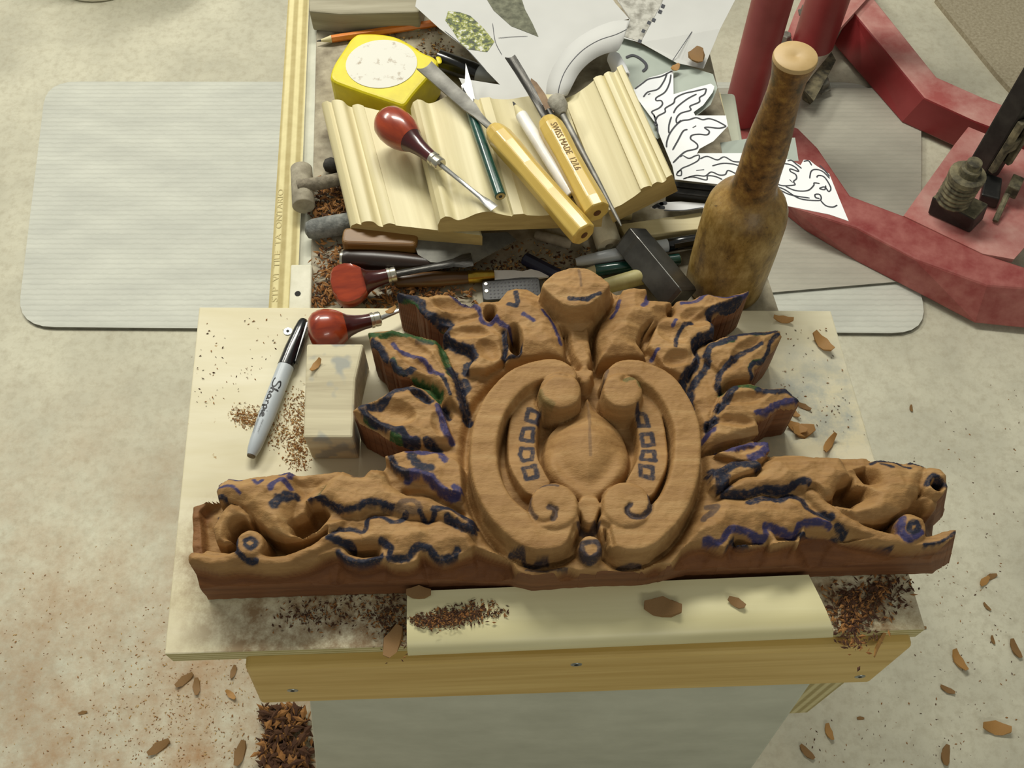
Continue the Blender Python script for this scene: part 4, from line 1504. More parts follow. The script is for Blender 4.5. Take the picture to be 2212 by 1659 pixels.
def palm_gouge(butt, fer, tip, R, label, flat=None, dark_blade=False, k=1.0):
    A, B, T = W(*butt), W(*fer), W(*tip)
    M = frame(A, B)
    L = (B - A).length
    t = thing('palm_gouge', label, 'gouge', matrix=M)
    kp = [(0, .02), (.015, .45), (.05, .72), (.11, .92), (.19, 1.0), (.28, 1.0), (.37, .92), (.45, .78), (.50, .66)]
    mb = MB().lathe([(x * L, r * R) for x, r in kp], 32)
    if flat:                      # flat facet sawn on the knob
        ax, off = Vector(flat[0]).normalized(), flat[1] * R
        for i, p in enumerate(mb.v):
            d_ = p.y * ax.y + p.z * ax.z
            if d_ > off:
                mb.v[i] = p - Vector((0, ax.y, ax.z)) * (d_ - off)
    mb.build('knob', m_knob, t, smooth=True, angle=35)
    npf = [(.495, .665), (.56, .52), (.66, .42), (.76, .36), (.86, .335)]
    MB().lathe([(x * L, r * R) for x, r in npf], 28).build('neck', m_neck, t, smooth=True, angle=50)
    MB().lathe([(.855 * L, .33 * R), (.86 * L, .37 * R), (.90 * L, .37 * R), (.91 * L, .33 * R), (.94 * L, .35 * R), (.985 * L, .35 * R), (L, .30 * R)], 24).build('ferrule', m_nickel, t, smooth=True, angle=25)
    # shank from ferrule to cutting edge, flattened into a small gouge
    Mi = M.inverted()
    lb = Mi @ T
    path = [Vector((L, 0, 0)).lerp(lb, s_) for s_ in (0, .25, .5, .75, .88, 1.0)]
    d_ = (lb - Vector((L, 0, 0))).normalized()
    sd_ = Vector((0, 0, 1)).cross(d_).normalized()
    upv = d_.cross(sd_)
    ws = [.0022, .0021, .0021, .0026, .0042, .0042]
    hs = [.0022, .0020, .0017, .0012, .0008, .0003]
    mb = MB()
    rings = []
    for p, w_, h_ in zip(path, ws, hs):
        rings.append([p + sd_ * (w_ * k * math.cos(a)) + upv * (h_ * math.sin(a)) for a in [i * math.pi / 4 for i in range(8)]])
    base = 0
    for r_ in rings:
        mb.v += r_
    for i in range(len(rings) - 1):
        for j in range(8):
            j2 = (j + 1) % 8
            mb.f.append([i * 8 + j, (i + 1) * 8 + j, (i + 1) * 8 + j2, i * 8 + j2])
            mb.m.append(0)
    mb.f.append(list(range(8)))
    mb.m.append(0)
    mb.f.append([(len(rings) - 1) * 8 + j for j in range(8)])
    mb.m.append(0)
    mb.build('blade', m_blade_d if dark_blade else m_blade, t, smooth=True, angle=40)
    return t


palm_gouge((826, 252, .043), (953, 357, .051), (1068, 450, .048), .0178, 'palm gouge with glossy red knob lying on the moulding samples', flat=((0, -.1, -1), .85))
palm_gouge((716, 625, BZ + .021), (856, 592, BZ + .019), (1020, 560, BZ + .022), .0200, 'palm gouge with flat-topped red knob and long dark blade', flat=((0, -.35, 1), .42), dark_blade=True, k=1.8)
palm_gouge((666, 722, .020), (822, 688, .014), (886, 660, .012), .0182, 'shiny red palm gouge on the plywood beside the black marker cap', flat=((0, 0, -1), .9))

m_ash = wood('varnished_yellow_ash', '#d8bd66', '#bc9a42', (2, 40, 40), 1.4, .38, bmp=.06, coat=.3)


def long_gouge(butt, nk, tip, R, label, dark=False, text=None, bend=0.0):
    A, B, T = W(*butt), W(*nk), W(*tip)
    M = frame(A, B)
    L = (B - A).length
    t = thing('long_gouge', label, 'gouge', matrix=M)
    prof = [(0, .90), (.012, .98), (.10, 1.0), (.35, .93), (.60, .92), (.80, 1.0), (.90, .97), (.96, .82), (.99, .60), (1.0, .42)]
    mb = MB().lathe([(x * L, r * R) for x, r in prof], 8, start=math.pi / 8)
    h = mb.build('handle', m_ash, t, bevel=.0012, seg=2)
    MB().lathe([(-.0004, R * .28), (-.0002, R * .26)], 10).build('butt_mark', paint('dark_end_knot', '#4c2c12', '#6b431c', 40), t)
    if text:
        tv, tf = text_mesh(text, R * .70, 0)
        ln_ = max(p.x for p in tv)
        x1, x0 = L * .86, L * .36
        sc_ = (x1 - x0) / ln_
        def rr(x): return R * float(np.interp(x / L, [q_[0] for q_ in prof], [q_[1] for q_ in prof])) * math.cos(math.pi / 8) + .0004
        V = [Vector((x1 - p.x * sc_, -(p.y - R * .26), rr(x1 - p.x * sc_))) for p in tv]
        MB().add(V, tf).build('stamped_lettering', paint('burnt_stamp', '#6e4f1e', '#80602a', 60), t, fix=False)
    # tang, then a channel section blade widening to the edge
    lb = M.inverted() @ T
    S = Vector((L, 0, 0))
    d_ = (lb - S).normalized()
    sd_ = Vector((0, 0, 1)).cross(d_).normalized()
    upv = d_.cross(sd_)
    ln2 = (lb - S).length
    st_ = [(0, .0032, .0), (.10, .0034, .0), (.20, .0042, .001), (.30, .0066, .002), (.45, .0074, .0026), (.75, .0080, .003), (1.0, .0086, .0034)]
    if dark:
        st_ = [(0, .0030, 0), (.2, .0034, .0008), (.45, .0042, .0018), (.75, .0046, .002), (1.0, .0050, .0022)]
    mb = MB()
    na = 9
    for (s_, w_, sag) in st_:
        c_ = S + d_ * (ln2 * s_) + sd_ * (bend * s_ * s_)
        for layer in (0, 1):
            for q in range(na):
                u_ = -1 + 2 * q / (na - 1)
                y_ = u_ * w_
                z_ = sag * (u_ * u_) - (0.0016 if layer else 0) - (.0022 * (1 - s_) ** 3 * (1 - u_ * u_) if layer else -.0022 * (1 - s_) ** 3 * (1 - u_ * u_))
                mb.v.append(c_ + sd_ * y_ + upv * z_)
    row = 2 * na
    for i in range(len(st_) - 1):
        for q in range(na - 1):
            a = i * row + q
            mb.f.append([a, a + 1, a + row + 1, a + row])
            mb.f.append([a + na, a + row + na, a + row + na + 1, a + na + 1])
            mb.m += [0, 0]
        for q in (0, na - 1):
            a = i * row + q
            mb.f.append([a, a + row, a + row + na, a + na])
            mb.m.append(0)
    for i in (0, len(st_) - 1):
        for q in range(na - 1):
            a = i * row + q
            mb.f.append([a, a + na, a + na + 1, a + 1])
            mb.m.append(0)
    mb.build('blade', m_blade_d if dark else paint('grey_tool_steel', '#6b6963', '#8d8b84', 60, .5, .35), t, smooth=True, angle=40)
    return t


long_gouge((1262, 508, .056), (1062, 276, .058), (917, 146, .042), .0122, 'long gouge with yellow octagonal handle and broad grey blade')
long_gouge((1290, 460, .057), (1180, 258, .057), (1110, 122, .060), .0125, 'long gouge stamped SWISS MADE with thin dark blade', dark=True, text='SWISS MADE  12/L6', bend=.004)


def pencil(tip, cone, end, R, colr, label, name='pencil', n=6, ring=None, cat='pencil', hole=False):
    A, C_, E_ = W(*tip), W(*cone), W(*end)
    M = frame(A, E_)
    t = thing(name, label, cat, matrix=M)
    lc, le = (C_ - A).length, (E_ - A).length
    MB().lathe([(0, .0005), (lc * .3, R * .30)], 12).build('lead', m_graphite, t, smooth=True)
    MB().lathe([(lc * .3, R * .30), (lc, R * .96)], 16).build('sharpened_wood', m_poplar, t, smooth=True)
    MB().lathe([(lc, R * .97), (lc + .001, R), (le - .0006, R), (le, R * .93)], n if n > 6 else 6).build('barrel', colr, t, smooth=n > 6, angle=30, bevel=.0004 if n <= 6 else 0)
    MB().lathe([(le, R * .8), (le + .0004, R * .78)], 14).build('end_wood', m_poplar2, t)
    MB().lathe([(le + .0005, R * .33), (le + .0008, R * .3)], 10).build('end_lead', m_graphite, t)
    return t


m_green = paint('dark_green_lacquer', '#0d3b33', '#174f45', 60, .25, coat=.5)
m_orange = paint('orange_lacquer', '#c76a1a', '#dd8427', 40, .35, coat=.3)
m_white_l = paint('white_lacquer', '#d9d6cf', '#ecebe6', 40, .4, coat=.2)
pencil((1000, 190, .047), (1015, 236, .047), (1081, 424, .048), .0052, m_green, 'dark green pencil lying between the red knob gouge and yellow gouge', n=14)
pencil((1108, 220, .048), (1123, 250, .048), (1236, 424, .048), .0058, m_white_l, 'thick white pencil between the two yellow gouge handles', n=14)
pencil((684, 89, BZ + .005), (716, 83, BZ + .005), (962, 47, BZ + .005), .0042, m_orange, 'orange pencil behind the yellow tape measure')
pencil((1232, 592, BZ + .008), (1284, 581, BZ + .008), (1468, 560, BZ + .008), .0055, m_green, 'dark green pencil passing under the hammer head', n=14)

# needle file with a dusty round head, small brown blade beside it
A, B = W(1214, 244, .046), W(1342, 488, .044)
t = thing('needle_file', 'thin grey needle file with dusty round head beside the stamped gouge', 'file', matrix=frame(A, B))
L = (B - A).length
MB().lathe([(0, .0030), (L * .6, .0026), (L * .95, .0016), (L, .0006)], 10, sz=.7).build('rod', paint('dull_grey_steel', '#66645e', '#8b8983', 70, .5, .5), t, smooth=True)
MB().lathe([(-.019, .003), (-.0185, .0075), (-.016, .009), (-.008, .009), (-.004, .0075), (.002, .0035)], 18).build('round_head', paint('grey_dusty_felt', '#8b877b', '#a9a598', 120, .9, bmp=.6), t, smooth=True)
A, B = W(1147, 170, .047), W(1188, 246, .047)
t = thing('carving_knife', 'small brown leaf-shaped knife blade behind the stamped gouge', 'knife', matrix=frame(A, B))
L = (B - A).length
MB().loft([(x * L, y, .0009) for x, y in ((0, 0), (.15, -.0040), (.5, -.0058), (1, -.0040), (1, .004), (.5, .0050), (.15, .0030))],
          [(x * L, y, -.0009) for x, y in ((0, 0), (.15, -.0040), (.5, -.0058), (1, -.0040), (1, .004), (.5, .0050), (.15, .0030))]).build('blade', paint('rusty_brown_steel', '#4e3a26', '#6f5a40', 60, .45, .5), t)
MB().lathe([(L * .92, .0035), (L * 1.3, .004)], 10).build('tang', m_blade_d, t, smooth=True)
# white scalpel point sticking up by the tape
A, B = W(1006, 138, .040), W(1018, 222, .034)
t = thing('marking_knife', 'white pointed blade between the tape measure and the paper', 'knife', matrix=frame(A, B))
L = (B - A).length
MB().loft([(0, 0, .001), (L * .5, -.0035, .001), (L * .55, -.0075, .001), (L, -.004, .001), (L, .004, .001), (L * .5, .0028, .001)],
          [(0, 0, -.001), (L * .5, -.0035, -.001), (L * .55, -.0075, -.001), (L, -.004, -.001), (L, .004, -.001), (L * .5, .0028, -.001)]).build('blade', m_white_l, t)
MB().lathe([(L * .96, .0045), (L * 1.35, .0045), (L * 1.4, .0035)], 12).build('collar', m_nickel, t, smooth=True, angle=30)

# ------------------------------------------------------------------ tape measure
m_yellow = paint('yellow_plastic', '#c8b80c', '#dacb16', 40, .4, lo=.3, hi=.6)
m_lab = paint('scuffed_white_label', '#94826a', '#d3d1c6', 90, .6, lo=.28, hi=.42, detail=6)
tp = [(709, 172), (719, 139), (739, 109), (757, 82), (771, 71), (811, 70), (854, 76), (886, 92), (913, 112), (938, 121), (949, 134), (923, 169), (898, 196), (873, 229), (849, 221), (774, 196)]
TZ = .022
tb = W(825, 150, BZ)
t = thing('tape_measure', 'yellow tape measure with round scuffed white label', 'tape measure', loc=tb)
ring_t = rounded(PX(tp, TZ), .010, 4)
low = [Vector((p.x, p.y, ZP + BZ + .0005)) for p in ring_t]
MB().loft(ring_t, low).build('case', m_yellow, t, base=tb, bevel=.004, seg=3)
cc, ex_, ey_ = W(824, 137, TZ + .0006), W(901, 137, TZ + .0006), W(824, 86, TZ + .0006)
rx_, ry_ = (ex_ - cc).length, (ey_ - cc).length
disc = [cc + Vector((rx_ * math.cos(a), ry_ * math.sin(a), 0)) for a in [2 * math.pi * i / 48 for i in range(48)]]
MB().prism(disc, .001).build('label', m_lab, t, base=tb)
MB().add([W(897, 198, TZ - .004), W(922, 172, TZ - .004), W(922, 172, TZ - .016), W(897, 198, TZ - .016)], [[0, 1, 2, 3]]).build('side_sticker', m_lab, t, base=tb)
o = MB().loft(PX([(940, 122), (952, 122), (956, 136), (946, 140)], TZ - .006), PX([(940, 122), (952, 122), (956, 136), (946, 140)], BZ + .004)).build('tape_mouth', m_yellow, t, base=tb, bevel=.002)


def marker(tip, jn, end, R, label, body, cap, mark=None, clip=True):
    """felt marker: grey barrel from its butt (tip) to the cap joint and cap end"""
    A, J, E_ = W(*tip), W(*jn), W(*end)
    M = frame(A, E_)
    lj, le = (J - A).length, (E_ - A).length
    t = thing('felt_marker', label, 'marker', matrix=M)
    MB().lathe([(0, R * .52), (.0015, R * .60), (.006, R * .74), (.013, R * .84), (.035, R * .98), (.05, R), (lj, R * .99)], 28).build('barrel', body, t, smooth=True, angle=50)
    MB().lathe([(-.0012, R * .46), (0, R * .5)], 18).build('butt_plug', paint('brown_plug', '#4a3c26', '#6b5a3c', 60), t)
    cp = MB().lathe([(lj, R * .97), (lj + .0004, R * 1.04), (lj + .018, R * 1.0), (le - .012, R * .80), (le - .004, R * .66), (le - .0008, R * .5), (le, R * .3)], 28).build('cap', cap, t, smooth=True, angle=50)
    if clip:
        MB().loft([(le - .002, -.0022, R * .95), (le - .002, .0022, R * .95), (lj + .004, .0026, R * 1.30), (lj + .004, -.0026, R * 1.30)],
                  [(le - .004, -.0022, R * .55), (le - .004, .0022, R * .55), (lj + .004, .0026, R * 1.08), (lj + .004, -.0026, R * 1.08)]).build('clip', cap, cp, bevel=.0008)
        cp.children[0].rotation_euler = (clip if isinstance(clip, float) else 0, 0, 0)
    return t, R, lj, le


m_mgrey = paint('grey_marker_plastic', '#a9b0b6', '#bcc3c8', 12, .35)
m_mblack = paint('black_cap_plastic', '#0b0c0d', '#15171a', 30, .22, coat=.4)
t, R, lj, le = marker((543, 984, .0072), (617, 792, .0072), (657, 690, .0072), .0069, 'grey permanent marker with black cap lying on the plywood board', m_mgrey, m_mblack, clip=1.35)
# script lettering wrapped round the barrel, drawn as brush strokes
SC = [
    [(.62, .92), (.42, 1.02), (.18, .92), (.20, .72), (.45, .58), (.58, .38), (.42, .12), (.12, .08), (-.05, .22)],
    [(.78, 1.05), (.72, .55), (.66, .08)], [(.68, .30), (.82, .50), (.94, .42), (.92, .20), (1.00, .08)],
    [(1.36, .42), (1.22, .50), (1.10, .32), (1.16, .10), (1.30, .16), (1.38, .44), (1.36, .20), (1.44, .08)],
    [(1.54, .46), (1.56, .08)], [(1.56, .30), (1.66, .46), (1.76, .44)],
    [(1.84, .46), (1.84, .10), (1.80, -.30)], [(1.84, .36), (1.98, .50), (2.08, .36), (2.02, .12), (1.84, .12)],
    [(2.20, .46), (2.20, .20), (2.28, .08)], [(2.20, .66), (2.21, .70)],
    [(2.36, .28), (2.54, .34), (2.50, .50), (2.38, .42), (2.36, .18), (2.50, .08), (2.62, .16)]]
mb = MB()
for st_ in SC:
    pth = smoothpath([(a, b_, 0) for a, b_ in st_], 5)
    mb.ribbon(pth, .115)
sx = .0365 / 2.62
XS = lj - .016


def wrap(p, x_start, sx_, sy_, y0, ang0):
    a = ang0 + (p.y - y0) * sy_ / R
    return Vector((x_start - p.x * sx_, (R * .99 + .00025) * math.cos(a), (R * .99 + .00025) * math.sin(a)))


ANG = math.radians(84)
m_print = paint('black_print', '#101114', '#1c1d22', 60, .5)
mb.v = [wrap(p, XS, sx, .0078, .42, ANG) for p in mb.v]
mb.build('script_lettering', m_print, t, fix=False)
for k_, (body_, y_) in enumerate((('FINE POINT', .0), ('PERMANENT MARKER', -1.5))):
    tv, tf = text_mesh(body_, 1.0)
    sc_ = .0125 / max(p.x for p in tv)
    MB().add([wrap(p, XS - .0385, sc_, .0014, -y_ + .3 + (0 if k_ else -.3) - (1.1 if k_ == 0 else -1.2) * .6, ANG) for p in tv], tf).build('small_lettering', m_print, t, fix=False)
marker((1243, 566, BZ + .013), (1442, 532, BZ + .012), (1572, 506, BZ + .012), .0062, 'grey permanent marker lying behind the hammer head, black cap by the mallet', m_mgrey, m_mblack, clip=.9)
A, B = W(945, 128, BZ + .012), W(1034, 160, BZ + .012)
t = thing('black_marker', 'stubby black capped pen lying beside the tape measure', 'pen', matrix=frame(A, B))
L = (B - A).length
MB().lathe([(0, .006), (.002, .0105), (L * .85, .0108), (L, .0102)], 24).build('cap', m_mblack, t, smooth=True, angle=45)
MB().lathe([(L, .0098), (L + .012, .006), (L + .020, .0018)], 20).build('nose', m_mgrey, t, smooth=True, angle=45)

# ------------------------------------------------------------------ mallet
m_mal, nt, b = new_mat('worn_lignum')
v = coords(nt, (1, 1, 1))
c = ramp(nt, noise(nt, coords(nt, (.5, 1, 1)), 75, 7, .72), [(0.34, lin('#5c431b')), (0.5, lin('#8f7238')), (0.66, lin('#b0945a'))])
sp = nt.nodes.new('ShaderNodeSeparateXYZ')
tc = nt.nodes.new('ShaderNodeTexCoord')
nt.links.new(tc.outputs['Object'], sp.inputs[0])
hm = ramp(nt, sp.outputs[0], [(0.10, (0, 0, 0, 1)), (0.14, (1, 1, 1, 1))])
grip = ramp(nt, noise(nt, v, 70, 7, .72), [(0.36, lin('#3c260d')), (0.52, lin('#7a5526')), (0.68, lin('#a5813f'))])
c = mix(nt, hm, c, grip)
c = mix(nt, ramp(nt, noise(nt, v, 120, 4, .7), [(0.62, (0, 0, 0, 1)), (0.72, (.8, .8, .8, 1))]), c, lin('#3e2a10'))
nt.links.new(c, b.inputs['Base Color'])
b.inputs['Roughness'].default_value = .42
bump(nt, b, noise(nt, v, 90, 5, .6), .25, .002)
mp = W(1563, 612, BZ)
t = thing('carving_mallet', 'worn wooden carving mallet standing upright on the bench', 'mallet', loc=mp)
prof = [(0, .0325), (.004, .0350), (.03, .0355), (.06, .0355), (.096, .0348), (.106, .0335), (.113, .0305), (.118, .0262), (.122, .0220), (.127, .0192), (.135, .0178), (.150, .0170), (.172, .0168), (.192, .0156), (.212, .0136), (.230, .0124), (.244, .0126), (.252, .0138), (.258, .0152), (.2605, .0155)]
o = MB().lathe(prof, 48).build('body', m_mal, t, smooth=True, angle=50)
o.matrix_world = Matrix.Translation(mp) @ R4
m_knobw = wood('pale_handle_end', '#cdb080', '#b1925c', (30, 20, 20), 1.2, .5, bmp=.05)
o = MB().lathe([(.2603, .0154), (.2622, .0155), (.2636, .0150), (.2640, .0144), (.2640, .003), (.2634, .0015)], 40).build('handle_end', m_knobw, t, smooth=True, angle=35)
o.matrix_world = Matrix.Translation(mp) @ R4

# ------------------------------------------------------------------ clutter on the bench
m_dust = paint('dusty_wood', '#8a8270', '#aea692', 90, .9, bmp=.4)
m_stone = paint('grey_stone', '#5f615e', '#8a8b86', 160, .9, bmp=.7)
A, B = W(651, 362, BZ + .013), W(656, 446, BZ + .013)
t = thing('dusty_tool', 'small dusty hammer with round head hanging over the left rail', 'hammer', matrix=frame(A, B))
L = (B - A).length
MB().lathe([(0, .008), (.002, .0105), (L - .001, .0108), (L, .0100)], 24).build('head', m_dust, t, smooth=True, angle=45)
q = t.matrix_world.inverted()
MB().tube([q @ W(642, 402, BZ + .021), q @ W(690, 396, BZ + .019), q @ W(748, 384, BZ + .012)], [.0062, .0066, .0066], 12).build('handle', paint('grey_rough_handle', '#6e6657', '#8f8674', 200, .9, bmp=.6), t, smooth=True, angle=50)
p = W(716, 357, BZ + .008)  # loose black knob, turned as a plain ball shape
o = MB().lathe([(-.008, .002), (-.006, .006), (0, .008), (.006, .006), (.008, .002)], 14).build('black_knob', paint('sooty_black', '#23211d', '#45413a', 90, .8, bmp=.4), base=None, smooth=True)
o.matrix_world = Matrix.Translation(p)
tag(o, 'sooty black knob behind the dusty hammer handle', 'ball')
A, B = W(668, 497, BZ + .0105), W(790, 476, BZ + .0105)
t_ = MB().lathe([(-.004, .003), (-.002, .0075), (.004, .0098), (.02, .0102), (.05, .0100), (.054, .006)], 18, sz=1.0).build('slip_stone', m_stone, smooth=True)
t_.matrix_world = frame(A, B)
tag(t_, 'rough grey rounded slip stone at the left edge of the bench', 'stone')
# small saw: wooden grip and grey blade
A, B = W(742, 522, BZ + .019), W(903, 528, BZ + .017)
t = thing('hand_saw', 'small saw with brown wooden grip and grey blade under the moulding', 'saw', matrix=frame(A, B))
L = (B - A).length
rg = rounded([(0, -.0105, .011), (L, -.0085, .009), (L, .009, .009), (0, .009, .011)], .006, 3)
MB().loft(rg, [p - Vector((0, 0, .019)) for p in rg]).build('grip', wood('brown_beech', '#8a6430', '#65431b', (3, 40, 40), 1.3, .45), t, bevel=.003, seg=3)
q = t.matrix_world.inverted()
bl_ = [q @ W(*p) for p in ((888, 512, BZ + .020), (903, 550, BZ + .020), (930, 566, BZ + .020), (1013, 573, BZ + .020), (1116, 518, BZ + .020), (1096, 501, BZ + .020))]
MB().prism(ccw(bl_), .0011).build('blade', paint('grey_saw_steel', '#5c5b54', '#78776e', 50, .6, .25), t)
e0, e1 = q @ W(1013, 573, BZ + .0195), q @ W(1114, 519, BZ + .0195)
mb = MB()
for k in range(34):
    a, c_ = e0.lerp(e1, k / 34), e0.lerp(e1, (k + 1) / 34)
    dn = Vector(((c_ - a).y, -(c_ - a).x, 0)).normalized() * .0012
    mb.add([a, c_, (a + c_) / 2 + dn], [[0, 1, 2]])
mb.build('teeth', m_blade, t, fix=False)
# turned dark handle
A, B = W(736, 560, BZ + .0115), W(946, 574, BZ + .0115)
t = thing('dark_tool_handle', 'dark brown turned tool handle behind the flat-topped palm gouge', 'handle', matrix=frame(A, B))
L = (B - A).length
MB().lathe([(.003, .009), (.008, .0108), (.03, .0112), (L * .6, .0105), (L * .92, .008), (L, .006)], 22).build('grip', wood('dark_walnut', '#2e1c10', '#190e07', (3, 40, 40), 1.3, .35), t, smooth=True, angle=50)
MB().lathe([(0, .0065), (.0005, .0078), (.0035, .0082)], 18).build('end_cap', m_nickel, t, smooth=True, angle=45)
# carving knife with brass ferrule
A, B = W(852, 607, BZ + .008), W(1068, 596, BZ + .0075)
t = thing('chip_knife', 'knife with brown handle, brass ferrule and bright short blade', 'knife', matrix=frame(A, B))
L = (B - A).length
MB().lathe([(0, .004), (.003, .0065), (L * .4, .0078), (L * .74, .0062)], 20, sz=.85).build('handle', wood('brown_handle', '#6d4c26', '#452b12', (3, 40, 40), 1.2, .35, coat=.3), t, smooth=True, angle=50)
MB().lathe([(L * .735, .0058), (L * .74, .0062), (L * .985, .0052), (L, .0048)], 24).build('ferrule', m_brass, t, smooth=True, angle=35)
kb = [(L, -.0055), (L + .018, -.0045), (L + .026, -.0028), (L + .034, -.0048), (L + .056, .0038), (L + .040, .0052), (L + .024, .0040), (L + .012, .0050), (L, .0052)]
MB().loft([(x, -y, .0012) for x, y in kb][::-1], [(x, -y, -.0012) for x, y in kb][::-1]).build('blade', paint('glare_white_steel', '#e8e8e6', '#f8f8f7', 30, .5, .05), t)  # steel's bright reflection put into a near-white, hardly metallic colour
# chequered black tool
A, B = W(1042, 626, BZ + .011), W(1168, 618, BZ + .011)
t = thing('utility_knife', 'black chequered tool handle sticking out behind the carving', 'tool handle', matrix=frame(A, B))
L = (B - A).length
rg = rounded([(0, -.012, 0), (L, -.012, 0), (L, .010, 0), (0, .010, 0)], .004, 3)
MB().loft(rg, [p - Vector((0, 0, .010)) for p in rg]).build('body', m_black, t, bevel=.001)
mb = MB()
for i in range(13):
    for j in range(5):
        x_, y_ = .007 + i * .0035, -.009 + j * .0038
        mb.add([(x_, y_ - .0014, 0), (x_ + .0014, y_, 0), (x_, y_ + .0014, 0), (x_ - .0014, y_, 0), (x_, y_, .0007)], [[0, 1, 4], [1, 2, 4], [2, 3, 4], [3, 0, 4]])
o = mb.build('chequering', paint('grey_chequer', '#55565a', '#74757a', 80, .5), t)
o['kind'] = 'stuff'
for (x_, y_) in ((.0035, .006), (.0035, -.002)):
    o = MB().lathe([(0, .0018), (.0008, .0015)], 10).build('rivet', m_nickel, t, smooth=True)
    o.matrix_local = Matrix.Translation((x_, y_, 0)) @ R4
# navy crayon stub
A, B = W(1132, 558, BZ + .007), W(1222, 604, BZ + .007)
o = MB().lathe([(0, .0055), (.001, .0064), (.036, .0064), (.038, .0058)], 8).build('crayon_stub', paint('navy_wax', '#12152c', '#1d2140', 40, .45), bevel=.0005)
o.matrix_world = frame(A, B)
tag(o, 'dark navy crayon stub lying behind the crown of the carving', 'crayon')
# hammer head: square steel bar with bright arris, pale wooden handle
A, B = W(1360, 512, BZ + .026), W(1472, 648, BZ + .024)
t = thing('hammer', 'heavy dark steel hammer head lying in front of the mallet', 'hammer', matrix=frame(A, B))
L = (B - A).length
pr = [(0, .0155), (.0015, .0172), (.012, .0172), (.016, .0176), (L * .95, .0176), (L, .0165)]
MB().lathe(pr, 4, start=math.radians(100)).build('head', paint('dark_polished_steel', '#4d4c4a', '#74736f', 30, .3, .85), t, bevel=.0030, seg=3)
q = t.matrix_world.inverted()
A2, B2 = W(1296, 622, BZ + .014), W(1404, 592, BZ + .020)
MB().tube([q @ A2, q @ A2.lerp(B2, .5), q @ A2.lerp(B2, .93), q @ B2], [.0070, .0075, .0078, .0062], 18).build('handle', paint('pale_greenish_handle', '#a59b62', '#c2ba84', 40, .55, bmp=.2), t, smooth=True, angle=50)
# hollow dowel end
A, B = W(1296, 470, BZ + .013), W(1316, 532, BZ + .013)
t = thing('file_handle', 'pale wooden file handle with a hole in its end, under the gouge', 'handle', matrix=frame(A, B))
L = (B - A).length
MB().lathe([(-.04, .009), (0, .0118), (L - .003, .0122), (L, .0108), (L, .0038), (L - .01, .0036)], 26).build('body', paint('whitish_dusty_wood', '#b3a98c', '#cdc5aa', 60, .8, bmp=.3), t, smooth=True, angle=40)
MB().lathe([(L - .009, .0036), (L - .0088, .0036)], 14).build('hole', m_dark, t)
A, B = W(1156, 506, BZ + .006), W(1236, 528, BZ + .006)
o = MB().lathe([(0, .0035), (.002, .0048), (.03, .0052), (.036, .0045)], 14).build('dusty_stick', m_dust, smooth=True)
o.matrix_world = frame(A, B)
tag(o, 'short dusty stick lying behind the butt of the yellow gouge', 'stick')
# pine strip and black bar right of the mouldings
P = PX([(1338, 484), (1514, 458), (1540, 492), (1352, 512)], BZ + .016)
o = MB().prism(P, .0158).build('pine_offcut', m_pine_pale, base=P[0] - Vector((0, 0, .016)), bevel=.001)
tag(o, 'pale pine offcut lying behind the hammer and beside the mallet', 'offcut')
A, B = W(1442, 406, .006), W(1694, 434, .006)
t = thing('steel_bar', 'black grooved steel bar lying behind the mallet on the drawing', 'bar', matrix=frame(A, B))
L = (B - A).length
m_gun = paint('grey_black_steel', '#3a3b3d', '#58595c', 50, .4, .5)
MB().box(0, L, -.006, .008, -.013, .000).build('body', m_black, t, bevel=.001)
MB().box(.002, L - .004, .0015, .0075, -.0004, .0022).build('upper_land', m_gun, t, bevel=.0006)
MB().box(.002, L - .004, -.0055, .0005, -.0004, .0014).build('lower_land', m_gun, t, bevel=.0006)
# weathered board across the far end
P = PX([(664, -70), (668, 24), (735, 30), (905, 26), (930, -70)], BZ + .026)
o = MB().prism(P, .0258).build('weathered_board', wood('weathered_grey_board', '#aaa48f', '#837c66', (4, 60, 60), 1.2, .8, bmp=.4), base=P[0] - Vector((0, 0, .026)), bevel=.002)
tag(o, 'weathered grey board across the far end of the bench', 'board')

# ------------------------------------------------------------------ papers
m_paper = paint('shaded_white_paper', '#b9b9b6', '#c6c6c3', 6, .8)  # white sheets at the back; their shade is put into this grey
m_paper2 = paint('bright_paper', '#e9ebee', '#f3f4f6', 6, .8)
m_film = paint('grey_green_film', '#97a096', '#abb3a9', 10, .5)
m_inkline = paint('pen_ink', '#22242c', '#33353d', 60, .6)
m_tree, nt, b = new_mat('printed_foliage')
v = coords(nt, (1, 1, 1))
c = ramp(nt, noise(nt, v, 130, 6, .7), [(0.36, lin('#161c0c')), (0.46, lin('#3c4c16')), (0.54, lin('#8f922c')), (0.60, lin('#bfc0ba'))])
nt.links.new(c, b.inputs['Base Color'])
m_photo = paint('printed_ground', '#3b3c28', '#777862', 150, .7, lo=.3, hi=.75, detail=7)
m_photo2 = paint('printed_grey_speckle', '#7d7a70', '#b5b3aa', 120, .7, lo=.35, hi=.6, detail=7)


def c6(x, y, z): return W(1380 + x / 4.608, 140 + y / 4.608, z)


def sheet(name, pts, label, mt=m_paper, th=.0004, cf=W, n=0):
    """paper cut to an outline, every corner with its own height"""
    P = ccw([cf(*p) for p in pts])
    base = Vector((P[0].x, P[0].y, min(p.z for p in P)))
    t = thing(name, label, 'paper', loc=base)
    MB().loft(P, [p - Vector((0, 0, th)) for p in P]).build('sheet', mt, t, base=base)
    return t, base


def draw(t, base, strokes, w, cf, z, n=5):
    mb = MB()
    for s_ in strokes:
        mb.ribbon(smoothpath([cf(x, y, z) for x, y in s_], n), w)
    mb.build('ink_drawing', m_inkline, t, base=base, fix=False)['kind'] = 'stuff'


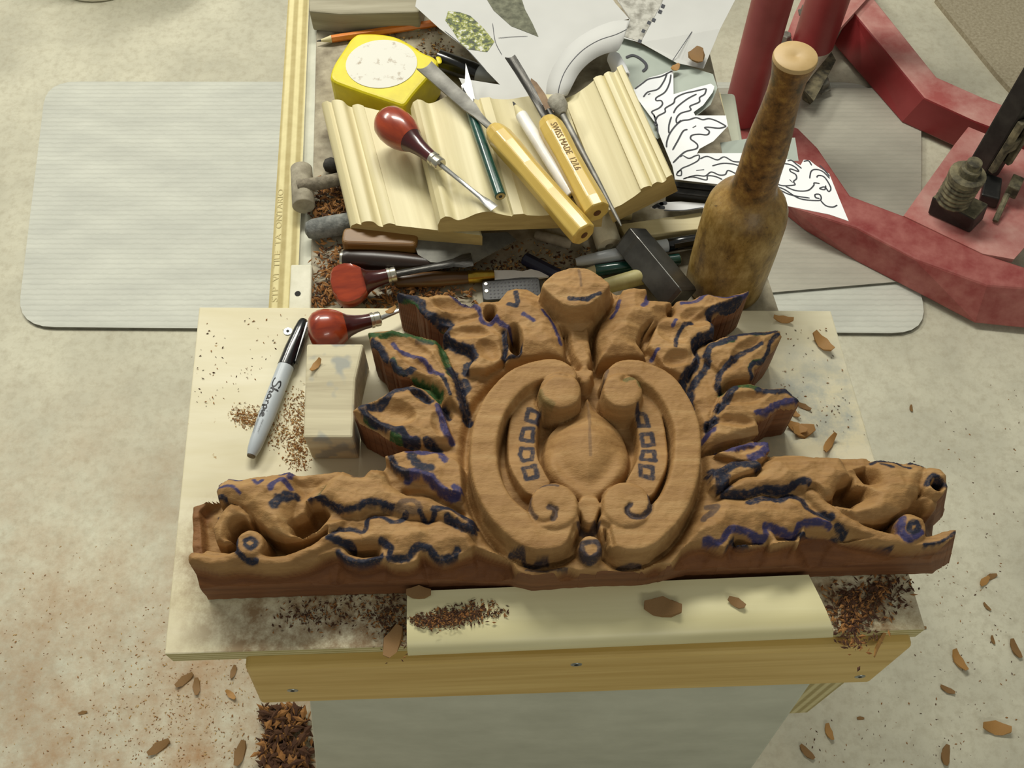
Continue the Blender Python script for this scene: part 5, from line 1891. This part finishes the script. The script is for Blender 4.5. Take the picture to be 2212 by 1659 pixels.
# large cut sheet at the back
z = .024
t, bs = sheet('pattern_sheet', [(897, 14, z), (908, -50, z), (1290, -50, z), (1330, 8, z), (1359, 40, z), (1330, 49, z), (1275, 67, z), (1236, 97, z), (1206, 131, z), (1188, 170, z),
                                (1183, 206, z), (1160, 240, z), (1046, 229, z), (1010, 205, z), (991, 168, z), (1012, 172, z), (1080, 183, z), (1046, 148, z), (1008, 106, z), (950, 62, z)],
              'large white paper pattern sheet with printed trees behind the gouge tips')
MB().prism(PX([(968, 24), (992, 26), (1016, 34), (1044, 60), (1068, 90), (1052, 112), (1012, 106), (996, 96), (978, 66), (962, 44)], z + .0004), .0002).build('printed_picture', m_tree, t, base=bs)
MB().prism(PX([(1034, -30), (1118, -30), (1134, 20), (1150, 50), (1163, 79), (1104, 56), (1066, 22)], z + .0004), .0002).build('printed_picture', m_photo, t, base=bs)
draw(t, bs, [[(1064, 50), (1070, 90), (1084, 118)], [(1076, 82), (1110, 79), (1140, 78)], [(960, 66), (1010, 108), (1050, 152)]], .0006, W, z + .0005)
# right sheet with a photograph print and a ruled line
z = .016
t, bs = sheet('printed_sheet', [(1300, -50, z), (1620, -50, z), (1588, 0, z), (1556, 62, z), (1520, 148, z - .006), (1462, 136, z), (1384, 92, z), (1338, 80, z), (1360, 40, z)],
              'white printed sheet with grey speckled picture at the far right of the bench')
MB().prism(PX([(1318, -45), (1452, -45), (1425, 15), (1384, 90), (1346, 78), (1362, 42), (1340, 8)], z + .0004), .0002).build('printed_picture', m_photo2, t, base=bs)
for k, (x, y) in enumerate(((1430, 8), (1424, 20), (1410, 38), (1400, 44), (1388, 62), (1380, 84))):
    MB().prism(PX([(x, y), (x + 7, y + 3), (x + 4, y + 10), (x - 3, y + 7)], z + .0005), .0001).build('printed_letter', m_inkline, t, base=bs)
draw(t, bs, [[(1495, 68), (1452, 132)]], .0014, W, z + .0005)
# curled strip of paper
outer = [(1183, 226, .030), (1180, 195, .034), (1188, 160, .038), (1208, 124, .042), (1236, 92, .045), (1278, 64, .047), (1326, 46, .048), (1361, 45, .048)]
inner = [(1226, 206, .036), (1236, 186, .041), (1250, 160, .042), (1268, 140, .044), (1290, 124, .045), (1312, 115, .046), (1334, 110, .047), (1346, 88, .048)]
So = smoothpath([W(*p) for p in outer], 4)
Si = smoothpath([W(*p) for p in inner], 4)
base = So[0].copy()
t = thing('curled_paper', 'curled strip of white paper arching beside the right moulding', 'paper', loc=base)
mb = MB()
n_ = len(So)
Mi_ = [(a + c_) / 2 + Vector((0, 0, .0012)) for a, c_ in zip(So, Si)]
mb.add(So + Mi_ + Si, [[i, i + 1, n_ + i + 1, n_ + i] for i in range(n_ - 1)] + [[n_ + i, n_ + i + 1, 2 * n_ + i + 1, 2 * n_ + i] for i in range(n_ - 1)])
o = mb.build('sheet', m_paper, t, base=base, smooth=True, angle=70, fix=False)
md = o.modifiers.new('thick', 'SOLIDIFY')
md.thickness = .0004
MB().ribbon([p + Vector((0, 0, .0006)) for p in Mi_], .0008).build('ink_drawing', m_inkline, t, base=base, fix=False)
# little paper roll
A, B = W(1322, 118, .030), W(1345, 164, .026)
o = MB().lathe([(0, .0045), (.004, .0070), (.02, .0078), (.03, .0072), (.03, .0060), (.004, .0045)], 18).build('paper_roll', m_paper2, smooth=True, angle=40)
o.matrix_world = frame(A, B)
tag(o, 'small bright rolled paper end above the right moulding', 'paper')
# grey green films
t, bs = sheet('plastic_film', [(1322, 70, .010), (1392, 100, .010), (1470, 138, .010), (1540, 160, .010), (1550, 190, .010), (1535, 226, .010), (1490, 262, .010), (1420, 300, .010), (1350, 240, .010), (1320, 160, .010)],
              'grey green plastic film under the printed sheet', m_film)
arc = [(1352, 124), (1366, 119), (1380, 124), (1394, 136), (1396, 146), (1388, 154)]
draw(t, bs, [arc], .003, W, .0108)
t, bs = sheet('plastic_film', [(810, 775, .004), (1100, 732, .004), (1555, 725, .004), (1590, 955, .004), (1380, 960, .004), (830, 880, .004)],
              'grey green plastic film behind the mallet handle on the drawing edge', m_film, cf=c6)
# leaf pattern with ink drawing
z = .014
t, bs = sheet('leaf_drawing', [(-70, 262, z), (0, 198, z), (100, 128, z), (230, 93, z), (342, 48, z), (346, 292, z), (600, 218, z), (716, 188, z), (752, 214, z), (736, 272, z), (640, 402, z), (545, 470, z), (560, 504, z),
                               (866, 504, z), (886, 610, z), (742, 760, z), (604, 836, z), (575, 890, z), (420, 960, z), (330, 1000, z), (260, 830, z), (150, 560, z)],
              'white paper cut-out with ink drawing of acanthus leaves', m_paper2, cf=c6)
draw(t, bs, [
    [(-40, 240), (40, 180), (100, 140), (220, 115), (300, 75), (330, 60)], [(280, 85), (250, 160), (190, 240), (90, 270), (45, 320)], [(90, 295), (115, 285)],
    [(320, 95), (305, 180), (260, 270), (175, 325), (175, 355), (220, 355), (235, 390), (200, 430), (130, 465), (150, 500), (170, 540)],
    [(665, 235), (560, 260), (450, 285), (365, 330), (345, 380), (265, 430), (260, 470), (190, 510), (165, 560), (160, 600), (190, 610)],
    [(672, 235), (655, 290), (605, 325), (600, 370), (510, 410), (515, 450), (420, 480), (375, 530), (380, 580), (420, 550)],
    [(575, 290), (480, 340), (380, 420), (345, 480)], [(325, 515), (300, 600), (298, 680)],
    [(870, 610), (780, 560), (700, 535), (635, 545), (570, 525), (500, 545), (430, 555), (370, 600), (310, 680), (280, 760), (275, 820)],
    [(870, 612), (800, 630), (700, 620), (655, 625), (700, 660), (680, 695), (600, 690), (530, 700), (515, 735), (560, 770), (585, 800), (570, 835), (470, 860), (410, 905), (340, 975)],
    [(485, 642), (440, 660), (390, 750), (335, 848)], [(535, 625), (570, 605)], [(150, 500), (180, 600), (190, 680)], [(160, 570), (185, 600), (155, 605)]],
    .0016, c6, z + .0003)
# long arm pattern hanging over the bench edge
z = .018
t, bs = sheet('arm_drawing', [(330, 990, z), (420, 930, z), (600, 880, z), (1050, 878, z), (1300, 910, z), (1430, 938, z), (1500, 942, z), (1610, 1000, z), (1640, 945, z), (1700, 950, z), (1760, 1000, z), (1895, 1085, z), (1990, 1320, z), (2088, 1555, z),
                              (1900, 1490, z), (1480, 1405, z), (1300, 1330, z), (800, 1190, z), (360, 1140, z), (350, 1080, z)],
              'long white paper cut-out with ink drawing of the arm and dolphin head', m_paper2, cf=c6)
draw(t, bs, [
    [(410, 920), (440, 905), (500, 930), (560, 905), (600, 900), (590, 950), (500, 1000), (430, 1030), (375, 1090), (420, 1100), (420, 1050), (380, 1070)],
    [(610, 935), (680, 910), (780, 945), (850, 915), (940, 960), (1030, 965)], [(730, 1005), (830, 980), (930, 985), (1020, 1010)], [(570, 1050), (650, 1042)],
    [(440, 1135), (560, 1100), (660, 1105), (720, 1065), (800, 1095), (860, 1090), (890, 1050), (980, 1090)], [(450, 1130), (540, 1115), (670, 1145), (685, 1105), (760, 1110), (830, 1140)],
    [(1420, 980), (1500, 990), (1560, 1020), (1590, 1060), (1510, 1035), (1510, 1060), (1560, 1090), (1570, 1130), (1540, 1160), (1555, 1190), (1510, 1200), (1420, 1200), (1330, 1165)],
    [(1480, 955), (1520, 950), (1570, 990), (1620, 1030)], [(1500, 1140), (1530, 1170)], [(1640, 960), (1690, 955), (1720, 1000)],
    [(1700, 1130), (1715, 1060), (1760, 1040), (1830, 1060), (1900, 1130)], [(1800, 1000), (1850, 1050), (1900, 1110)], [(1770, 1120), (1790, 1100), (1850, 1120), (1910, 1220), (1890, 1260), (1850, 1215), (1800, 1230), (1850, 1240), (1860, 1200)],
    [(1460, 1210), (1560, 1250), (1680, 1250), (1740, 1200), (1745, 1175), (1800, 1180)], [(1340, 1200), (1450, 1240), (1600, 1330), (1780, 1350), (1815, 1330), (1800, 1290), (1755, 1290), (1760, 1320), (1800, 1330)],
    [(1350, 1210), (1500, 1290), (1700, 1325)], [(1810, 1350), (1860, 1400), (1930, 1415), (1975, 1395)]],
    .0013, c6, z + .0003)
t, bs = sheet('paper_scrap', [(110, 1425, .000), (200, 1370, .000), (420, 1360, .000), (660, 1380, .000), (700, 1420, .000), (420, 1455, .000)], 'small white paper scrap under the black steel bar', m_paper2, cf=c6)
draw(t, bs, [[(140, 1425), (200, 1390), (280, 1370)], [(240, 1370), (200, 1415), (260, 1420)]], .004, c6, .0004)
draw(t, bs, [[(250, 1450), (450, 1448), (640, 1420)]], .0012, c6, .0004)

# ------------------------------------------------------------------ chips, shavings, dust
m_chip = wood('tan_chip', '#b98c50', '#91672f', (40, 200, 200), 1.2, .6, bmp=.2)
m_chip_d = wood('brown_chip', '#957243', '#6f4f2a', (40, 200, 200), 1.2, .65, bmp=.2)
chip_meshes = {}


def chip_mesh(kind):
    if kind in chip_meshes:
        return chip_meshes[kind]
    r = random.Random(kind)
    nx_, ny_ = 5, 3
    curl = r.uniform(.5, 1.1)
    mb = MB()
    for layer in (0, 1):
        for i in range(nx_):
            for j in range(ny_):
                u_ = i / (nx_ - 1) - .5
                w_ = (j / (ny_ - 1) - .5) * (1 - 1.9 * abs(u_) ** 1.7) * r.uniform(.8, 1.2)
                z_ = curl * u_ * u_ * 1.1 + .12 * w_ + .06 * r.random() + (.10 if layer == 0 else 0)
                mb.v.append(Vector((u_, w_ * .5, z_)))
    o_ = nx_ * ny_
    for i in range(nx_ - 1):
        for j in range(ny_ - 1):
            a = i * ny_ + j
            mb.f += [[a, a + ny_, a + ny_ + 1, a + 1], [a + o_, a + o_ + 1, a + o_ + ny_ + 1, a + o_ + ny_]]
            mb.m += [0, 0]
    rim = [i * ny_ for i in range(nx_)] + [(nx_ - 1) * ny_ + j for j in range(1, ny_)] + [i * ny_ + ny_ - 1 for i in range(nx_ - 2, -1, -1)] + [j for j in range(ny_ - 2, 0, -1)]
    for k in range(len(rim)):
        a, c_ = rim[k], rim[(k + 1) % len(rim)]
        mb.f.append([a, c_, c_ + o_, a + o_])
        mb.m.append(0)
    o = mb.build('wood_chip', m_chip if kind % 2 == 0 else m_chip_d, smooth=True, angle=40)
    me_ = o.data
    zmin = min(v_.co.z for v_ in me_.vertices)
    for v_ in me_.vertices:
        v_.co.z -= zmin
    bpy.data.objects.remove(o)
    chip_meshes[kind] = me_
    return me_


def chip(px, py, z, size, ang, kind, label, group=None, wid=1.0):
    o = bpy.data.objects.new('wood_chip', chip_mesh(kind))
    COL.objects.link(o)
    p = W(px, py, z)
    o.location = p
    o.rotation_euler = (0, 0, math.radians(ang))
    o.scale = (size, size * wid, size * .75)
    return tag(o, label, 'wood chip', group)


GF = 'wood chips scattered on the floor to the right'
for (x, y, s, a, k, lb_) in (
        (1968, 883, .014, 80, 1, 'tiny brown chip on the floor right of the carving wing'),
        (2140, 1247, .020, 20, 1, 'thin dark chip on the floor, upper of two beside the right carving end'),
        (2124, 1258, .022, 40, 0, 'tan chip on the floor, lower of two beside the right carving end'),
        (2131, 1311, .015, 120, 1, 'small brown chip on the floor alone near the right photo edge'),
        (2192, 1402, .030, 100, 1, 'oval brown chip on the floor at the right edge of the photo'),
        (2070, 1428, .034, 110, 2, 'long pinkish tan chip on the floor right of the apron end'),
        (2045, 1490, .022, 150, 1, 'brown chip on the floor just below and right of the apron end'),
        (2147, 1574, .040, -10, 0, 'largest orange wood chip on the floor at the lower right'),
        (2042, 1632, .030, 70, 1, 'curled grey-brown chip on the floor near the bottom right'),
        (1790, 1582, .024, 100, 2, 'narrow chip on the floor under the right rail end'),
        (1858, 1552, .011, 0, 1, 'dark round speck of wood on the floor right of the rail end'),
        (1990, 1358, .015, 10, 1, 'flat dark sliver on the floor beside the right corner of the plywood'),
        (2144, 1383, .014, 90, 1, 'short upright sliver on the floor left of the oval chip'),
        (1742, 1625, .026, 130, 1, 'brown chip on the floor beside the lower right of the pedestal')):
    chip(x, y, FZ, s, a, k, lb_, GF, .9)
GL = 'wood chips scattered on the floor to the left'
for (x, y, s, a, k, lb_) in (
        (400, 1470, .030, 40, 1, 'brown chip on the floor below the left corner of the plywood'),
        (426, 1484, .026, 100, 1, 'upright brown chip touching its neighbour below the plywood corner'),
        (505, 1452, .020, 80, 3, 'small dark chip on the floor right against the apron end'),
        (520, 1628, .036, 80, 1, 'dark oval chip on the floor left of the shavings heap'),
        (345, 1615, .034, 35, 1, 'slanted brown chip on the floor near the bottom left'),
        (500, 1502, .020, 140, 0, 'tan chip on the floor below the left end of the apron'),
        (180, 1540, .013, 10, 1, 'lone small chip on the floor at the lower left')):
    chip(x, y, FZ, s, a, k, lb_, GL, .8)
PR = (('small tan wood chip at the back right corner of the plywood', 1690, 693, .017, -10, 0, .7), ('long tan wood chip near the right edge of the plywood', 1775, 744, .022, -55, 0, .8),
      ('square tan wood chip leaning on another beside the right wing', 1733, 932, .018, 8, 2, 1.3), ('dark tan wood chip under the square one beside the right wing', 1718, 926, .017, -30, 0, .9),
      ('pinkish wood splinter standing above the right arm of the carving', 1789, 962, .020, 55, 2, .6), ('small dark wood chip beside the tip of the right wing', 1736, 880, .012, -30, 1, .7),
      ('narrow wood chip below the tip of the right wing', 1713, 893, .012, -50, 0, .7), ('orange wood curl on top of the weathered pine block', 683, 792, .013, 60, 0, .7))
for (lb_, x, y, s, a, k, w_) in PR:
    chip(x, y, .038 if 'block' in lb_ else .0, s, a, k, lb_, None, w_)
SZ = .0164
chip(1430, 1315, SZ, .027, -5, 1, 'oval dark brown chip at the middle of the stop strip', None, 1.0)
chip(1590, 1303, SZ, .013, -30, 3, 'small dark chip near the right end of the stop strip', None, 1.0)
chip(905, 1282, SZ, .018, 0, 1, 'thin dark chip at the back left corner of the stop strip', None, 1.0)
chip(850, 1388, .0005, .024, 70, 1, 'thick brown chip on the plywood at the left end of the stop strip', None, 1.0)
chip(1900, 1385, -.010, .034, 55, 2, 'long straw-coloured splinter across the front edge at the right', None, .18)
chip(1822, 1388, -.0115, .009, -10, 0, 'tiny orange chip on the apron edge right of the stop strip', None, 1.0)
chip(1505, 124, .0165, .022, 70, 1, 'dark rust-brown curled chip on the printed sheet', None, 1.5)
chip(1458, 149, .0145, .011, 40, 0, 'small orange chip beside the tip of the leaf drawing', None, 1.2)
chip(845, 672, .0505, .010, 40, 2, 'little orange wood curl on the edge of the upper left leaf', None, .9)


def scatter(name, polys, z, n, smin, smax, mats, label, cat, flat=.35, heap=0.0, seed=1, spread=.004):
    """loose fragments nobody could count"""
    r = random.Random(seed)
    mb = MB()
    P = [PX(p, z) for p in polys]
    for k in range(n):
        pl = P[r.randrange(len(P))]
        a, (b_, c_) = pl[0], r.sample(pl[1:], 2)
        u_, w_ = r.random(), r.random()
        if u_ + w_ > 1:
            u_, w_ = 1 - u_, 1 - w_
        p = a + (b_ - a) * u_ + (c_ - a) * w_
        p += Vector((r.gauss(0, spread), r.gauss(0, spread), 0))
        p.z += r.random() * heap + .0002
        s_ = r.uniform(smin, smax)
        an_ = r.uniform(0, math.pi)
        dx_ = Vector((math.cos(an_), math.sin(an_), r.uniform(-flat, flat))) * s_
        dy_ = Vector((-math.sin(an_), math.cos(an_), r.uniform(-flat, flat))) * s_ * r.uniform(.18, .55)
        h_ = Vector((0, 0, s_ * .25 + .0002))
        lo = min(0, (dx_.z - abs(dy_.z)), (-dx_.z - abs(dy_.z)))
        p.z -= lo
        mb.add([p - dx_, p + dy_, p + dx_ * .9, p - dy_ * .8, p + h_], [[0, 1, 4], [1, 2, 4], [2, 3, 4], [3, 0, 4], [3, 2, 1, 0]], r.randrange(len(mats)))
    o = mb.build(name, mats, base=P[0][0], fix=False)
    return tag(o, label, cat, kind='stuff')


m_d1 = paint('rust_sawdust', '#86582c', '#a37542', 90, .9)
m_d2 = paint('pale_sawdust', '#b39058', '#c9a873', 90, .9)
m_d3 = paint('dark_shaving', '#43281a', '#5c3c22', 90, .9)
scatter('sawdust', [[(575, 960), (610, 880), (655, 820), (655, 990)], [(500, 885), (580, 880), (590, 915), (520, 915)], [(620, 1005), (655, 850), (662, 1010)]], 0, 1600, .0004, .0016, [m_d1, m_d1, m_d2], 'rusty sawdust on the plywood beside the grey marker', 'sawdust', seed=2, spread=.003)
scatter('shavings', [[(672, 660), (700, 500), (760, 560), (720, 662)], [(672, 470), (688, 395), (742, 405), (745, 480)], [(840, 660), (700, 660), (860, 600), (1040, 640)]], BZ, 1100, .0015, .005, [m_d1, m_d1, m_d3], 'heap of brown shavings on the bench around the red gouge', 'shavings', heap=.004, seed=3)
scatter('bench_dust', [[(700, 80), (930, 40), (1000, 140), (900, 110)], [(1050, 600), (1110, 520), (1300, 540), (1230, 600)], [(860, 590), (1000, 575), (1240, 560), (1060, 600)]], BZ, 900, .0008, .003, [m_d1, m_d2, m_d3], 'fine brown dust strewn among the small tools on the bench', 'dust', seed=4)
scatter('shavings', [[(880, 1340), (960, 1320), (1060, 1300), (1100, 1322), (1000, 1345), (930, 1352)]], .0162, 1100, .0006, .0022, [m_d3, m_d3, m_d1], 'streak of dark shavings on the left half of the stop strip', 'shavings', heap=.001, seed=5, spread=.0022)
scatter('shavings', [[(1800, 1290), (1900, 1262), (1960, 1250), (1880, 1340)], [(1800, 1300), (1830, 1385), (1870, 1380), (1850, 1290)]], 0, 900, .0008, .0034, [m_d1, m_d3, m_d3], 'dark shavings on the plywood right of the stop strip', 'shavings', heap=.0015, seed=6, spread=.007)
scatter('shavings', [[(820, 1300), (870, 1290), (870, 1390), (840, 1370)], [(640, 1325), (860, 1300), (840, 1330), (600, 1330)]], 0, 900, .0005, .0022, [m_d1, m_d3, m_d3], 'dark shavings on the plywood left of the stop strip', 'shavings', heap=.0015, seed=7, spread=.006)
scatter('shavings', [[(575, 1530), (664, 1530), (672, 1700), (570, 1700)]], FZ, 900, .003, .013, [m_d3, m_d3, m_d1], 'heap of shavings on the floor against the left of the pedestal', 'shavings', heap=.02, seed=8)
scatter('floor_dust', [[(0, 1659), (0, 1200), (340, 1400), (560, 1659)], [(200, 1659), (360, 1440), (580, 1450), (570, 1659)]], FZ, 1500, .0006, .0026, [m_d1, m_d2], 'loose rusty dust on the floor at the lower left', 'dust', seed=9, spread=.06)
scatter('floor_dust', [[(1650, 1659), (1820, 1500), (2212, 1300), (2212, 1659)], [(1950, 900), (2212, 800), (2212, 1500), (2010, 1400)]], FZ, 300, .0006, .0026, [m_d1, m_d3], 'loose specks of dust on the floor at the lower right', 'dust', seed=10)
scatter('sawdust', [[(1690, 720), (1790, 690), (1860, 960), (1700, 900)], [(430, 700), (640, 680), (560, 800), (420, 900)]], 0, 160, .0005, .0016, [m_d1, m_d3], 'sparse dark specks on the bare plywood', 'sawdust', seed=11)
